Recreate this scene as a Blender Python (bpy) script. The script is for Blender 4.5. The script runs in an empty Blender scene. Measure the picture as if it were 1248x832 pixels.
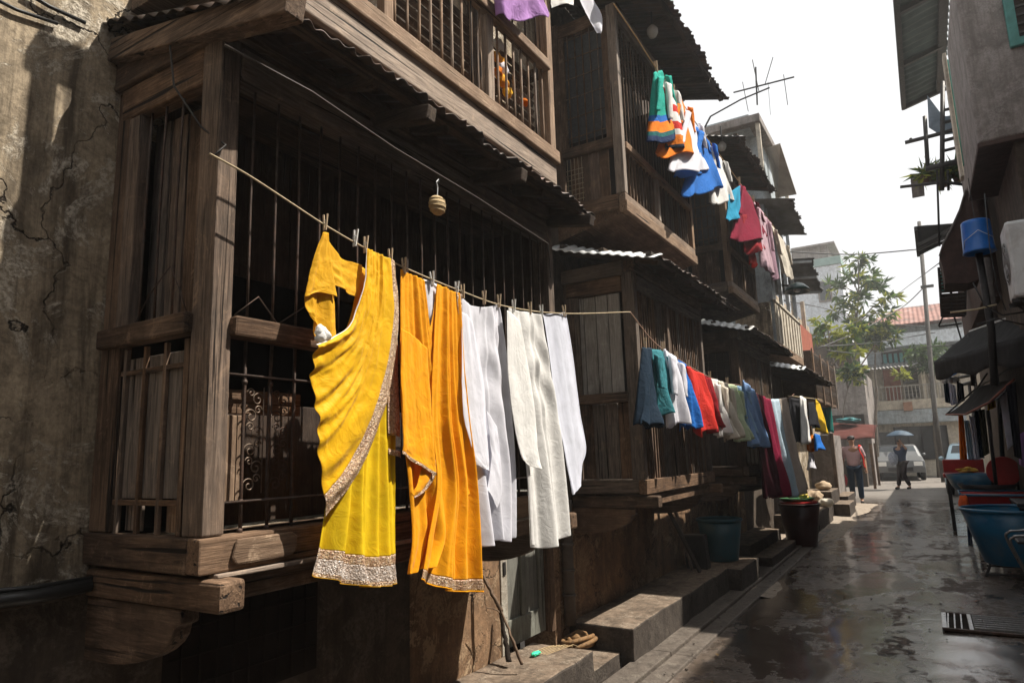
import bpy, bmesh, math, random
from math import sin, cos, pi, radians, sqrt
from mathutils import Vector, Matrix, noise
random.seed(7)
sc = bpy.context.scene
C = sc.collection
NV = noise.noise
# ---------------------------------------------------------------- camera (solved from the photograph's vanishing points)
H = 1.45; FOC = 820.394
_y, _p, _r = 0.5423290668018834, 0.1680269851943539, -0.031132162986551425
_f = Vector((-sin(_y)*cos(_p), cos(_y)*cos(_p), sin(_p))); _r0 = Vector((cos(_y), sin(_y), 0)); _u0 = _r0.cross(_f)
CR = cos(_r)*_r0 + sin(_r)*_u0; CU = cos(_r)*_u0 - sin(_r)*_r0; CF = _f
cam_d = bpy.data.cameras.new('camera'); cam = bpy.data.objects.new('camera', cam_d); C.objects.link(cam)
m3 = Matrix((CR, CU, -CF)).transposed(); cam.matrix_world = Matrix.Translation((0, 0, H)) @ m3.to_4x4()
cam_d.sensor_width = 36; cam_d.lens = FOC*36/1248; cam_d.clip_start = 0.05; cam_d.clip_end = 1500
sc.camera = cam
def at(px, py, ax, v):
    """world point on the plane axis = v seen at this place of the photograph"""
    d = CF + (px-624)/FOC*CR - (py-416)/FOC*CU
    c = Vector((0, 0, H)); t = (v-c[ax])/d[ax]
    return c + d*t
def aX(px, py, X): return at(px, py, 0, X)
def aY(px, py, Y): return at(px, py, 1, Y)

# ---------------------------------------------------------------- mesh helpers
def box(bm, x0, x1, y0, y1, z0, z1, j=0.0):
    vs = []
    for x in (x0, x1):
        for y in (y0, y1):
            for z in (z0, z1):
                vs.append(bm.verts.new((x+random.uniform(-j, j), y+random.uniform(-j, j), z+random.uniform(-j, j))))
    for f in ((0,1,3,2),(4,6,7,5),(0,4,5,1),(2,3,7,6),(0,2,6,4),(1,5,7,3)):
        bm.faces.new([vs[i] for i in f])
    return vs
def beam(bm, p, q, w, h, up=(0,0,1)):
    p = Vector(p); q = Vector(q); d = (q-p).normalized(); up = Vector(up)
    s = d.cross(up)
    if s.length < 1e-4: s = d.cross(Vector((1,0,0)))
    s.normalize(); t = s.cross(d).normalized()
    vs = []
    for e in (p, q):
        for a, b in ((-1,-1),(1,-1),(1,1),(-1,1)):
            vs.append(bm.verts.new(e + s*a*w/2 + t*b*h/2))
    for f in ((3,2,1,0),(4,5,6,7),(0,1,5,4),(1,2,6,5),(2,3,7,6),(3,0,4,7)):
        bm.faces.new([vs[i] for i in f])
def tube(bm, pts, r, n=8, cap=True):
    pts = [Vector(p) for p in pts]; N = len(pts)
    rs = r if isinstance(r, (list, tuple)) else [r]*N
    rings = []; prev = None
    for i, p in enumerate(pts):
        d = (pts[min(i+1, N-1)]-pts[max(i-1, 0)]).normalized()
        a = d.cross(Vector((0,0,1))) if abs(d.z) < .95 else d.cross(Vector((1,0,0)))
        a.normalize()
        if prev is not None and a.dot(prev) < 0: a = -a
        prev = a; b = d.cross(a)
        rings.append([bm.verts.new(p + (a*cos(2*pi*k/n)+b*sin(2*pi*k/n))*rs[i]) for k in range(n)])
    for i in range(N-1):
        for k in range(n):
            bm.faces.new((rings[i][k], rings[i][(k+1)%n], rings[i+1][(k+1)%n], rings[i+1][k]))
    if cap:
        bm.faces.new(rings[0][::-1]); bm.faces.new(rings[-1])
def poly(bm, pts, d=None):
    """flat polygon, extruded by the vector d"""
    a = [bm.verts.new(p) for p in pts]
    if d is None:
        bm.faces.new(a); return
    b = [bm.verts.new(Vector(p)+Vector(d)) for p in pts]
    bm.faces.new(a[::-1]); bm.faces.new(b)
    for i in range(len(a)):
        k = (i+1) % len(a); bm.faces.new((a[i], a[k], b[k], b[i]))
def lathe(bm, c, prof, n=32, sx=1, sy=1):
    c = Vector(c); rings = []
    for r, z in prof:
        rings.append([bm.verts.new(c+Vector((r*sx*cos(2*pi*k/n), r*sy*sin(2*pi*k/n), z))) for k in range(n)])
    for i in range(len(prof)-1):
        for k in range(n):
            bm.faces.new((rings[i][k], rings[i][(k+1)%n], rings[i+1][(k+1)%n], rings[i+1][k]))
    return rings
def blob(bm, c, rx, ry, rz, seed=0, amp=.2, sub=2):
    r = bmesh.ops.create_icosphere(bm, subdivisions=sub, radius=1)
    for v in r['verts']:
        k = 1+amp*NV(v.co*1.8+Vector((seed, seed*.7, 0)))
        v.co = Vector(c)+Vector((v.co.x*rx*k, v.co.y*ry*k, v.co.z*rz*k))
def grid(bm, fn, nu, nv, close=False):
    V = [[bm.verts.new(fn(i/nu, j/nv)) for i in range(nu if close else nu+1)] for j in range(nv+1)]
    for j in range(nv):
        for i in range(nu):
            a = V[j][i]; b = V[j][(i+1) % len(V[j])]; c = V[j+1][(i+1) % len(V[j])]; d = V[j+1][i]
            try: bm.faces.new((a, b, c, d))
            except Exception: pass
    return V
def NB(): return bmesh.new()
def root_of(o):
    while o.parent: o = o.parent
    return o
def tag(o, label=None, cat=None, group=None, kind=None):
    if label: o['label'] = label
    if cat: o['category'] = cat
    if group: o['group'] = group
    if kind: o['kind'] = kind
    return o
def thing(name, loc, label, cat, group=None):
    o = bpy.data.objects.new(name, None); C.objects.link(o); o.location = loc; o.empty_display_size = .1
    return tag(o, label, cat, group)
def obj(name, bm, mat, parent=None, smooth=False, bevel=0, solid=0, sub=0, label=None, cat=None, group=None, kind=None, recalc=True):
    if recalc: bmesh.ops.recalc_face_normals(bm, faces=bm.faces)
    if parent is not None: L = root_of(parent).location.copy()
    else:
        xs = [v.co for v in bm.verts]
        L = Vector(((min(v.x for v in xs)+max(v.x for v in xs))/2, (min(v.y for v in xs)+max(v.y for v in xs))/2, min(v.z for v in xs)))
        if kind == 'structure': L = Vector((0, 0, 0))
    for v in bm.verts: v.co -= L
    me = bpy.data.meshes.new(name); bm.to_mesh(me); bm.free()
    o = bpy.data.objects.new(name, me); C.objects.link(o)
    if parent is not None: o.parent = parent
    else: o.location = L
    for m in (mat if isinstance(mat, (list, tuple)) else [mat]): me.materials.append(m)
    if smooth:
        for p in me.polygons: p.use_smooth = True
    if solid:
        md = o.modifiers.new('solid', 'SOLIDIFY'); md.thickness = solid; md.offset = 0
    if bevel:
        md = o.modifiers.new('bevel', 'BEVEL'); md.width = bevel; md.segments = 2; md.limit_method = 'ANGLE'
    if sub:
        md = o.modifiers.new('sub', 'SUBSURF'); md.levels = sub; md.render_levels = sub
    return tag(o, label, cat, group, kind)
def copy_tree(o, parent=None):
    c = o.copy(); C.objects.link(c)
    if parent is not None: c.parent = parent
    for ch in list(o.children): copy_tree(ch, c)
    return c
def bxo(name, parent, mat, dims, bevel=.004, j=.0, **k):
    bm = NB(); box(bm, *dims, j); return obj(name, bm, mat, parent, bevel=bevel, **k)

# ---------------------------------------------------------------- materials
class G:
    def __init__(s, name):
        s.m = bpy.data.materials.new(name); s.m.use_nodes = True; s.t = s.m.node_tree
        s.b = s.t.nodes['Principled BSDF']; s.out = s.t.nodes['Material Output']
        s.tc = s.t.nodes.new('ShaderNodeTexCoord')
    def n(s, ty, **k):
        nd = s.t.nodes.new('ShaderNode'+ty)
        for a, v in k.items():
            if hasattr(nd, a): setattr(nd, a, v)
            else: s.put(nd.inputs[a.replace('_', ' ')], v)
        return nd
    def put(s, sock, v):
        if hasattr(v, 'is_output') or isinstance(v, bpy.types.NodeSocket): s.t.links.new(v, sock)
        else: sock.default_value = v
    def coord(s, scale=(1,1,1), rot=(0,0,0), kind='Object'):
        mp = s.n('Mapping'); s.t.links.new(s.tc.outputs[kind], mp.inputs['Vector'])
        mp.inputs['Scale'].default_value = scale; mp.inputs['Rotation'].default_value = rot
        return mp.outputs[0]
    def noise(s, vec, scale, detail=6, rough=.6, dist=0):
        nd = s.n('TexNoise'); s.put(nd.inputs['Vector'], vec); nd.inputs['Scale'].default_value = scale
        nd.inputs['Detail'].default_value = detail; nd.inputs['Roughness'].default_value = rough; nd.inputs['Distortion'].default_value = dist
        return nd.outputs['Fac']
    def ramp(s, fac, stops, interp='LINEAR'):
        nd = s.n('ValToRGB'); s.put(nd.inputs[0], fac); cr = nd.color_ramp; cr.interpolation = interp
        while len(cr.elements) < len(stops): cr.elements.new(.5)
        for e, (p, c) in zip(cr.elements, stops):
            e.position = p; e.color = (c, c, c, 1) if not isinstance(c, (tuple, list)) else (*c[:3], 1)
        return nd.outputs[0]
    def mix(s, fac, a, b, mode='MIX'):
        nd = s.n('MixRGB', blend_type=mode); s.put(nd.inputs[0], fac)
        for i, v in ((1, a), (2, b)):
            s.put(nd.inputs[i], (*v, 1) if isinstance(v, tuple) and len(v) == 3 else v)
        return nd.outputs[0]
    def math(s, op, a, b=0.0, clamp=False):
        nd = s.n('Math', operation=op, use_clamp=clamp); s.put(nd.inputs[0], a); s.put(nd.inputs[1], b); return nd.outputs[0]
    def bump(s, h, strength=.3, dist=.01, normal=None):
        nd = s.n('Bump'); s.put(nd.inputs['Height'], h); nd.inputs['Strength'].default_value = strength; nd.inputs['Distance'].default_value = dist
        if normal is not None: s.put(nd.inputs['Normal'], normal)
        return nd.outputs[0]
    def end(s, col=None, rough=None, norm=None, metal=None, spec=None, **k):
        B = s.b.inputs
        if col is not None: s.put(B['Base Color'], (*col, 1) if isinstance(col, tuple) else col)
        if rough is not None: s.put(B['Roughness'], rough)
        if norm is not None: s.put(B['Normal'], norm)
        if metal is not None: s.put(B['Metallic'], metal)
        if spec is not None: s.put(B['Specular IOR Level'], spec)
        for a, v in k.items(): s.put(B[a.replace('_', ' ')], v)
        return s.m
def wood(name, axis, lo=(.040,.026,.018), mid=(.135,.087,.057), hi=(.34,.23,.155), stain=.55, bump=.7):
    g = G(name); S = [1, 1, 1]; S[axis] = .07
    oi = g.n('ObjectInfo'); rnd = oi.outputs['Random']
    def shifted(vec):
        ad = g.n('VectorMath', operation='ADD'); g.put(ad.inputs[0], vec); cb = g.n('CombineXYZ'); r1 = g.math('MULTIPLY', rnd, 13.0)
        for q in range(3): g.put(cb.inputs[q], r1)
        g.put(ad.inputs[1], cb.outputs[0]); return ad.outputs[0]
    v = shifted(g.coord(tuple(S))); w = shifted(g.coord())
    grain = g.noise(v, 58, 10, .72, 1.2)
    fine = g.noise(v, 150, 4, .6, .3)
    S2 = [1, 1, 1]; S2[axis] = .025
    v2 = g.coord(tuple(S2)); crack = g.noise(v2, 46, 3, .55, .8)
    cr = g.ramp(crack, [(.33, 1.0), (.39, 0.0)])
    col = g.ramp(grain, [(.28, lo), (.5, mid), (.72, hi)])
    col = g.mix(g.ramp(fine, [(.35, .38), (.65, 0.0)]), col, (lo[0]*.7, lo[1]*.7, lo[2]*.7))
    big = g.noise(w, 2.2, 5, .6)
    grey = (hi[0]*.88, hi[1]*.90, hi[2]*.92)
    col = g.mix(g.math('MULTIPLY', g.ramp(big, [(.45, 0.0), (.7, 1.0)]), .45), col, grey)
    dark = g.noise(w, 4.5, 6, .7)
    col = g.mix(g.math('MULTIPLY', g.ramp(dark, [(.38, 1.0), (.56, 0.0)]), stain), col, (lo[0]*.6, lo[1]*.55, lo[2]*.5))
    tone = g.ramp(rnd, [(0, (.70,.68,.67)), (.5, (1.0,.97,.94)), (1, (1.0,.90,.80))]); col = g.mix(1.0, col, tone, 'MULTIPLY')
    r2 = g.math('FRACT', g.math('MULTIPLY', rnd, 7.31)); col = g.mix(g.math('MULTIPLY', g.ramp(r2, [(.55, 0.0), (1, 1.0)]), .6), col, g.ramp(grain, [(.3, tuple(sum(mid)/3*q for q in (.55,.53,.51))), (.7, tuple(sum(hi)/3*q for q in (1.15,1.08,1.0)))]))
    wear = g.noise(w, 9, 10, .8, .6); col = g.mix(g.math('MULTIPLY', g.ramp(wear, [(.56, 0.0), (.68, 1.0)]), .4), col, (min(1, hi[0]*1.25), min(1, hi[1]*1.25), min(1, hi[2]*1.25)))
    col = g.mix(cr, col, (.012, .008, .006))
    h = g.math('SUBTRACT', g.math('ADD', grain, g.math('MULTIPLY', fine, .35)), g.math('MULTIPLY', cr, 1.2))
    return g.end(col, g.ramp(grain, [(.3, .9), (.7, .68)]), g.bump(h, bump, .006), spec=.25)
def plaster(name, base, pale, dark, sc_=1.0, streak=1.0, rough=.9, patch=.5, cracks=0):
    g = G(name); w = g.coord(); vs = g.coord((5, 5, .55))
    n1 = g.noise(w, 1.6*sc_, 9, .65); n2 = g.noise(w, 7*sc_, 9, .7, .6); n3 = g.noise(w, 60, 5, .7)
    st = g.noise(vs, 1.5, 8, .65, .3)
    col = g.ramp(n2, [(.3, tuple(c*.5 for c in base)), (.5, base), (.7, tuple(min(1, c*1.35) for c in base))])
    col = g.mix(g.math('MULTIPLY', g.ramp(st, [(.47, 0.0), (.62, 1.0)]), streak*.85), col, dark)
    n4 = g.noise(w, 3.4*sc_, 12, .74, .9); n5 = g.noise(g.coord((22, 22, 1.6)), 1.0, 8, .7, .5)
    pm = g.math('MULTIPLY', g.ramp(g.math('ADD', g.math('MULTIPLY', n4, .75), g.math('MULTIPLY', n1, .25)), [(.515, 0.0), (.56, 1.0)]), patch)
    pm = g.math('MULTIPLY', pm, g.ramp(n3, [(.38, .25), (.55, 1.0)]))
    col = g.mix(g.math('MULTIPLY', g.ramp(n5, [(.50, 0.0), (.66, 1.0)]), streak*.6), col, dark)
    col = g.mix(g.math('MULTIPLY', g.ramp(g.noise(w, 18, 8, .75), [(.35, 1.0), (.5, 0.0)]), .45), col, dark)
    col = g.mix(pm, col, pale)
    col = g.mix(g.math('MULTIPLY', g.ramp(n3, [(.4, .5), (.6, 0.0)]), .6), col, dark)
    h = g.math('ADD', g.math('MULTIPLY', n2, 1.0), g.math('ADD', g.math('MULTIPLY', n3, .3), g.math('MULTIPLY', pm, .6)))
    if cracks:
        wn = g.n('TexNoise'); g.put(wn.inputs['Vector'], w); wn.inputs['Scale'].default_value = 3.5; wn.inputs['Detail'].default_value = 6
        va = g.n('VectorMath', operation='ADD'); g.put(va.inputs[0], w); g.put(va.inputs[1], wn.outputs['Color'])
        vo = g.n('TexVoronoi', feature='DISTANCE_TO_EDGE'); g.put(vo.inputs['Vector'], va.outputs[0]); vo.inputs['Scale'].default_value = 1.3
        ck = g.math('MULTIPLY', g.ramp(vo.outputs['Distance'], [(.003, 1.0), (.010, 0.0)]), g.ramp(n1, [(.42, 0.0), (.52, 1.0)]))
        fl = g.ramp(g.noise(w, 2.6, 14, .78, .5), [(.585, 0.0), (.597, 1.0)])      # flaked-off coat: sharp edged, bare render below
        col = g.mix(g.math('MULTIPLY', fl, .8), col, tuple(c*.95 for c in pale)); col = g.mix(ck, col, (.015, .011, .008))
        h = g.math('SUBTRACT', g.math('SUBTRACT', h, g.math('MULTIPLY', fl, 1.1)), g.math('MULTIPLY', ck, 1.5))
    return g.end(col, rough, g.bump(h, .65, .012), spec=.2)
def plain(name, col, rough=.6, var=.25, scale=8, metal=0, bump=.1, spec=.4, dirt=None, dirtamt=.5):
    g = G(name); w = g.coord()
    n = g.noise(w, scale, 7, .65, .3)
    c = g.ramp(n, [(.3, tuple(x*(1-var) for x in col)), (.7, tuple(min(1, x*(1+var)) for x in col))])
    if dirt:
        d = g.noise(w, scale*.6, 8, .7, .5); c = g.mix(g.math('MULTIPLY', g.ramp(d, [(.48, 0.0), (.66, 1.0)]), dirtamt), c, dirt)
    return g.end(c, g.ramp(n, [(.3, min(1, rough*1.15)), (.7, rough*.85)]), g.bump(g.noise(w, scale*8, 4, .6), bump, .004), metal, spec)
def cloth(name, col, trans=.3, weave=900, wrinkle=.3, var=.12, rough=.85, sheen=.1, wr_sc=16):
    g = G(name); w = g.coord()
    n = g.noise(w, 9, 5, .6, .4)
    c = g.ramp(n, [(.3, tuple(x*(1-var) for x in col)), (.7, tuple(min(1, x*(1+var*.6)) for x in col))])
    wr = g.noise(w, wr_sc, 5, .55, 1.2); wv = g.noise(w, weave, 2, .5)
    nm = g.bump(wv, .12, .001, g.bump(wr, wrinkle, .02))
    g.end(c, rough, nm, spec=.15, Sheen_Weight=sheen)
    if trans:
        tr = g.n('BsdfTranslucent'); g.put(tr.inputs['Color'], c); g.put(tr.inputs['Normal'], nm)
        mx = g.n('MixShader'); mx.inputs[0].default_value = trans
        g.t.links.new(g.b.outputs[0], mx.inputs[1]); g.t.links.new(tr.outputs[0], mx.inputs[2]); g.t.links.new(mx.outputs[0], g.out.inputs['Surface'])
    return g.m
def brocade(name, base, gold, silver):
    g = G(name); w = g.coord()
    vo = g.n('TexVoronoi', feature='F1'); g.put(vo.inputs['Vector'], w); vo.inputs['Scale'].default_value = 150
    vo2 = g.n('TexVoronoi', feature='DISTANCE_TO_EDGE'); g.put(vo2.inputs['Vector'], g.coord((1, 1, .5))); vo2.inputs['Scale'].default_value = 70
    fine = g.noise(w, 420, 3, .7); big = g.noise(w, 40, 3, .6)
    c = g.mix(g.ramp(vo.outputs['Distance'], [(.25, 1.0), (.5, 0.0)]), gold, silver)
    c = g.mix(g.ramp(vo2.outputs['Distance'], [(.04, 1.0), (.12, 0.0)]), c, base)
    c = g.mix(g.ramp(fine, [(.42, .7), (.6, 0.0)]), c, (base[0]*.4, base[1]*.35, base[2]*.3))
    h = g.math('ADD', fine, g.math('MULTIPLY', vo.outputs['Distance'], -1.0))
    return g.end(c, .42, g.bump(h, .8, .004), g.ramp(big, [(.4, .1), (.6, .4)]), spec=.5)
W_X = wood('weathered_wood_x', 0); W_Y = wood('weathered_wood_y', 1); W_Z = wood('weathered_wood_z', 2)
WP_Y = wood('pale_wood_y', 1, (.13,.085,.056), (.31,.21,.14), (.52,.385,.27), .35)
WP_Z = wood('pale_wood_z', 2, (.13,.088,.060), (.31,.215,.145), (.52,.385,.275), .35)
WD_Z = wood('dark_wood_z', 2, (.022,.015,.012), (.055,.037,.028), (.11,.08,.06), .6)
WD_Y = wood('dark_wood_y', 1, (.022,.015,.012), (.055,.037,.028), (.11,.08,.06), .6)
WG_Z = wood('grey_shutter_wood', 2, (.20,.20,.195), (.36,.36,.35), (.52,.52,.51), .35, .4)
WT_X = wood('roof_timber_x', 0, (.03,.02,.015), (.075,.052,.038), (.15,.11,.08), .6)
WT_Y = wood('roof_timber_y', 1, (.03,.02,.015), (.075,.052,.038), (.15,.11,.08), .6)
IRON = plain('rusty_iron', (.055,.038,.030), .6, .4, 30, .3, .4, dirt=(.15,.07,.04), dirtamt=.4)
IRON_D = plain('dark_iron', (.03,.028,.027), .55, .3, 30, .4, .3)
TIN = plain('rusty_corrugated_tin', (.048,.036,.030), .6, .45, 6, .35, .3, dirt=(.14,.07,.04), dirtamt=.6)
TIN_P = plain('pale_corrugated_tin', (.50,.52,.53), .5, .25, 7, .2, .3, dirt=(.2,.16,.12), dirtamt=.5)
TIN_G = plain('grey_corrugated_tin', (.20,.20,.20), .55, .3, 7, .3, .3, dirt=(.10,.08,.06), dirtamt=.6)
PL_GREY = plaster('mildewed_plaster', (.44,.355,.25), (.70,.63,.52), (.05,.038,.027), 1.0, .95, patch=.75, cracks=1)
PL_BROWN = plaster('brown_lower_plaster', (.27,.165,.095), (.46,.33,.21), (.07,.045,.03), 1.3, .6, patch=.6, cracks=1)
PL_DARK = plaster('dark_plaster', (.095,.073,.056), (.20,.165,.13), (.03,.023,.018), 1.3, .7, patch=.4)
PL_CONC = plaster('grey_concrete', (.26,.235,.22), (.38,.35,.33), (.12,.10,.09), .8, .8, patch=.5)
PL_BLUE = plaster('blue_grey_paint', (.38,.43,.46), (.52,.55,.57), (.16,.17,.17), .9, .5, patch=.4)
PL_CREAM = plaster('cream_paint', (.55,.50,.41), (.66,.62,.54), (.28,.23,.18), .9, .5, patch=.4)
PL_WHITE = plaster('white_blue_paint', (.60,.65,.70), (.72,.76,.80), (.38,.40,.42), .9, .5, patch=.4)
DARK = plain('dark_interior', (.020,.015,.012), .95, .3, 4, 0, .1, .1)  # near-black colour standing in for the shade of unlit rooms and openings
ROPE = plain('jute_rope', (.48,.39,.26), .9, .25, 90, 0, .5, .1)
WIRE = plain('black_cable', (.02,.02,.02), .5, .2, 20)
PEG = plain('pale_wood_peg', (.55,.42,.28), .6, .2, 60)
PEGW = plain('white_plastic_peg', (.75,.74,.70), .35, .1, 60)
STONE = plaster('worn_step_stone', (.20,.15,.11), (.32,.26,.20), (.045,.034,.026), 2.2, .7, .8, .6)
STONE_D = plaster('shaded_step_side', (.075,.062,.052), (.13,.11,.09), (.025,.02,.018), 2.2, .6, .75, .4)  # shaded copy of the step stone, for faces not looking up
C_LEM = cloth('lemon_silk', (.92,.68,.02), .42, wrinkle=.22, sheen=.05, rough=.5)
C_YEL = cloth('yellow_silk', (.88,.52,.008), .32, wrinkle=.3, sheen=.1, rough=.55)
C_YEL2 = cloth('deep_yellow_silk', (.80,.43,.012), .25, wrinkle=.3, rough=.6)
C_ORG = cloth('orange_cotton', (.92,.40,.004), .22, wrinkle=.25, rough=.75)
C_WHT = cloth('white_cotton', (.84,.84,.90), .36, wrinkle=.14)
C_WHT2 = cloth('warm_white_cotton', (.87,.86,.84), .32, wrinkle=.2, wr_sc=22)
C_WHT3 = cloth('cool_white_sheet', (.80,.82,.91), .36, wrinkle=.1)
BROC = brocade('gold_brocade', (.42,.25,.15), (.70,.50,.30), (.80,.68,.58))
BROC_S = brocade('silver_brocade', (.45,.36,.30), (.72,.62,.55), (.85,.82,.80))
def cl(name, r, g_, b, trans=.2, **k):
    k.setdefault('wrinkle', .6); k.setdefault('sheen', 0.0); return cloth(name, (r, g_, b), trans, **k)
HAZE = 0.0032; SUN_E = 5.0; SKY_S = 0.115; EXPO = 0.82
W = -2.35; F = -1.75; EV = -1.50       # wall plane, bay face, eave line of the left-hand terrace
def corr(bm, a, b, c, d, n, amp=.0065, rag=.055, seed=0, nv=6, sag=0):
    """corrugated sheet: a-b upper edge, d-c lower edge"""
    a, b, c, d = (Vector(p) for p in (a, b, c, d)); nm = (b-a).cross(d-a).normalized()
    if nm.z < 0: nm = -nm
    N = n*6
    def fn(u, v):
        k = round(u*n*.25); vv = v*(1+rag*(NV(Vector((k*3.7+seed, 1.3, 0)))+.6*NV(Vector((u*n*1.1, seed, 5)))))
        p = (a.lerp(b, u)).lerp(d.lerp(c, u), vv)
        return p + nm*(amp*sin(2*pi*n*u)+.012*NV(Vector((u*n*.22+seed, v*2, seed)))+(.006 if int(u*n/9) % 2 else 0)) - Vector((0, 0, sag*sin(pi*u)))
    grid(bm, fn, N, nv)
def skirt_roof(house, y0, y1, zw, ze, X0=W, X1=EV, side=.22, mat=None, side_mat=None, right=True, raf=.42, label=None):
    mat = mat or TIN
    bm = NB(); L = y1-y0
    corr(bm, (X0, y0, zw), (X0, y1, zw), (X1, y1, ze), (X1, y0, ze), int(L/.060), seed=y0)
    roof = obj('tin_roof', bm, mat, house, smooth=True, solid=.003)
    if side:
        bm = NB(); dz = (zw-ze)*side/(X1-X0)*1.0
        corr(bm, (X1+.0, y0+.02, ze+.015), (X0, y0+.02, zw+.015), (X0, y0-side, zw-dz-.02), (X1-.02, y0-side, ze-dz-.01), int((X1-X0)/.075), seed=y0+3, nv=3, amp=.006)
        obj('side_sheet', bm, side_mat or mat, roof, smooth=True, solid=.003)
    y = y0+.06
    while y < y1:
        bm = NB(); dz = .035
        beam(bm, (X0, y, zw-dz), (X1-.05, y, ze-dz+.012), .035, .05); obj('rafter', bm, WT_X, roof, bevel=.003); y += raf
    for t in (.12, .5, .93):
        bm = NB(); x = X0+(X1-X0)*t; z = zw+(ze-zw)*t-.018
        beam(bm, (x, y0-side*.6, z), (x, y1-.02, z), .045, .024); obj('purlin', bm, WT_Y, roof, bevel=.003)
    return roof
def ring_bracket(bm, x0, x1, y, w, z1, z0):
    """curved timber bracket under a bay, growing outwards"""
    pts = [(x0, z1), (x1, z1), (x1, z1-.04)]
    for k in range(9):
        t = k/8*pi/2; pts.append((x1-.03-(x1-x0-.10)*(1-cos(t)), z1-.05-(z1-z0-.05)*sin(t)))
    pts.append((x0, z0))
    poly(bm, [(p[0], y-w/2, p[1]) for p in pts], (0, w, 0))
def vbar(house, name, x, y, z0, z1, r, mat, n=6, bend=.004):
    bm = NB(); k = 4; s = random.random()*9
    tube(bm, [(x+bend*NV(Vector((s, i, 0))), y+bend*1.5*NV(Vector((s, i, 7))), z0+(z1-z0)*i/k) for i in range(k+1)], r, n)
    return obj(name, bm, mat, house, smooth=True)
def slat(house, name, x, y, z0, z1, w, d, mat):
    bm = NB(); t = random.uniform(-.004, .004); beam(bm, (x, y, z0), (x+t*.3, y+t, z1), w, d, (1, 0, 0))
    return obj(name, bm, mat, house, bevel=.002)

# ================================================================= HOUSE 1 (nearest, with the big barred bay)
h1 = thing('timber_house', (W, 1.5, 0), 'nearest weathered timber house with the rusty barred bay window behind the yellow saris', 'house', 'old timber houses along the lane')
# walls
bm = NB()
t0, t1 = W-.25, W
box(bm, t0, t1, -3.2, 1.30, 1.08, 6.3); box(bm, t0, t1, 1.30, 3.32, 2.78, 3.30); box(bm, t0, t1, 1.30, 3.32, 1.08, 1.2)
box(bm, t0, t1, 3.32, 4.45, 2.05, 6.3); box(bm, t0, t1, 3.32, 3.70, 1.08, 2.05); box(bm, t0, t1, 4.36, 4.45, 1.08, 2.05)
box(bm, t0, t1, 1.30, 1.75, 3.30, 6.3); box(bm, t0, t1, 2.35, 3.32, 3.30, 6.3); box(bm, t0, t1, 1.75, 2.35, 4.9, 6.3)
bmesh.ops.remove_doubles(bm, verts=bm.verts, dist=.0005)
wall1 = obj('upper_wall', bm, PL_GREY, h1, label='grey mildewed plaster wall')
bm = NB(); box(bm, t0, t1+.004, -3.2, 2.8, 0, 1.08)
obj('lower_wall', bm, PL_DARK, h1)  # dark grey-brown wall, the shade under the bay put into its colour
bxo('lower_wall', h1, PL_BROWN, (t0, t1+.002, 2.801, 3.70, 0, 1.078), 0, label='brown peeling lower wall by the door'); bxo('lower_wall', h1, PL_BROWN, (t0, t1+.002, 4.36, 4.45, 0, 1.078), 0)
bxo('string_course', h1, PL_DARK, (W, W+.035, -3.2, 1.18, 1.055, 1.095), .006)
bm = NB()   # room behind the bars, its darkness painted near-black
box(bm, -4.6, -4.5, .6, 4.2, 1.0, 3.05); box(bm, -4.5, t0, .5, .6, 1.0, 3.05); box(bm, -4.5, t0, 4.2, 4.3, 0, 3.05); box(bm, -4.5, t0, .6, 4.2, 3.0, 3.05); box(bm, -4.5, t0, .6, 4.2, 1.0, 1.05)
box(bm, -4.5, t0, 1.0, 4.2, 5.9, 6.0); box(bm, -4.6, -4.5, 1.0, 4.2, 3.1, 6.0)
obj('room', bm, DARK, h1)
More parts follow.
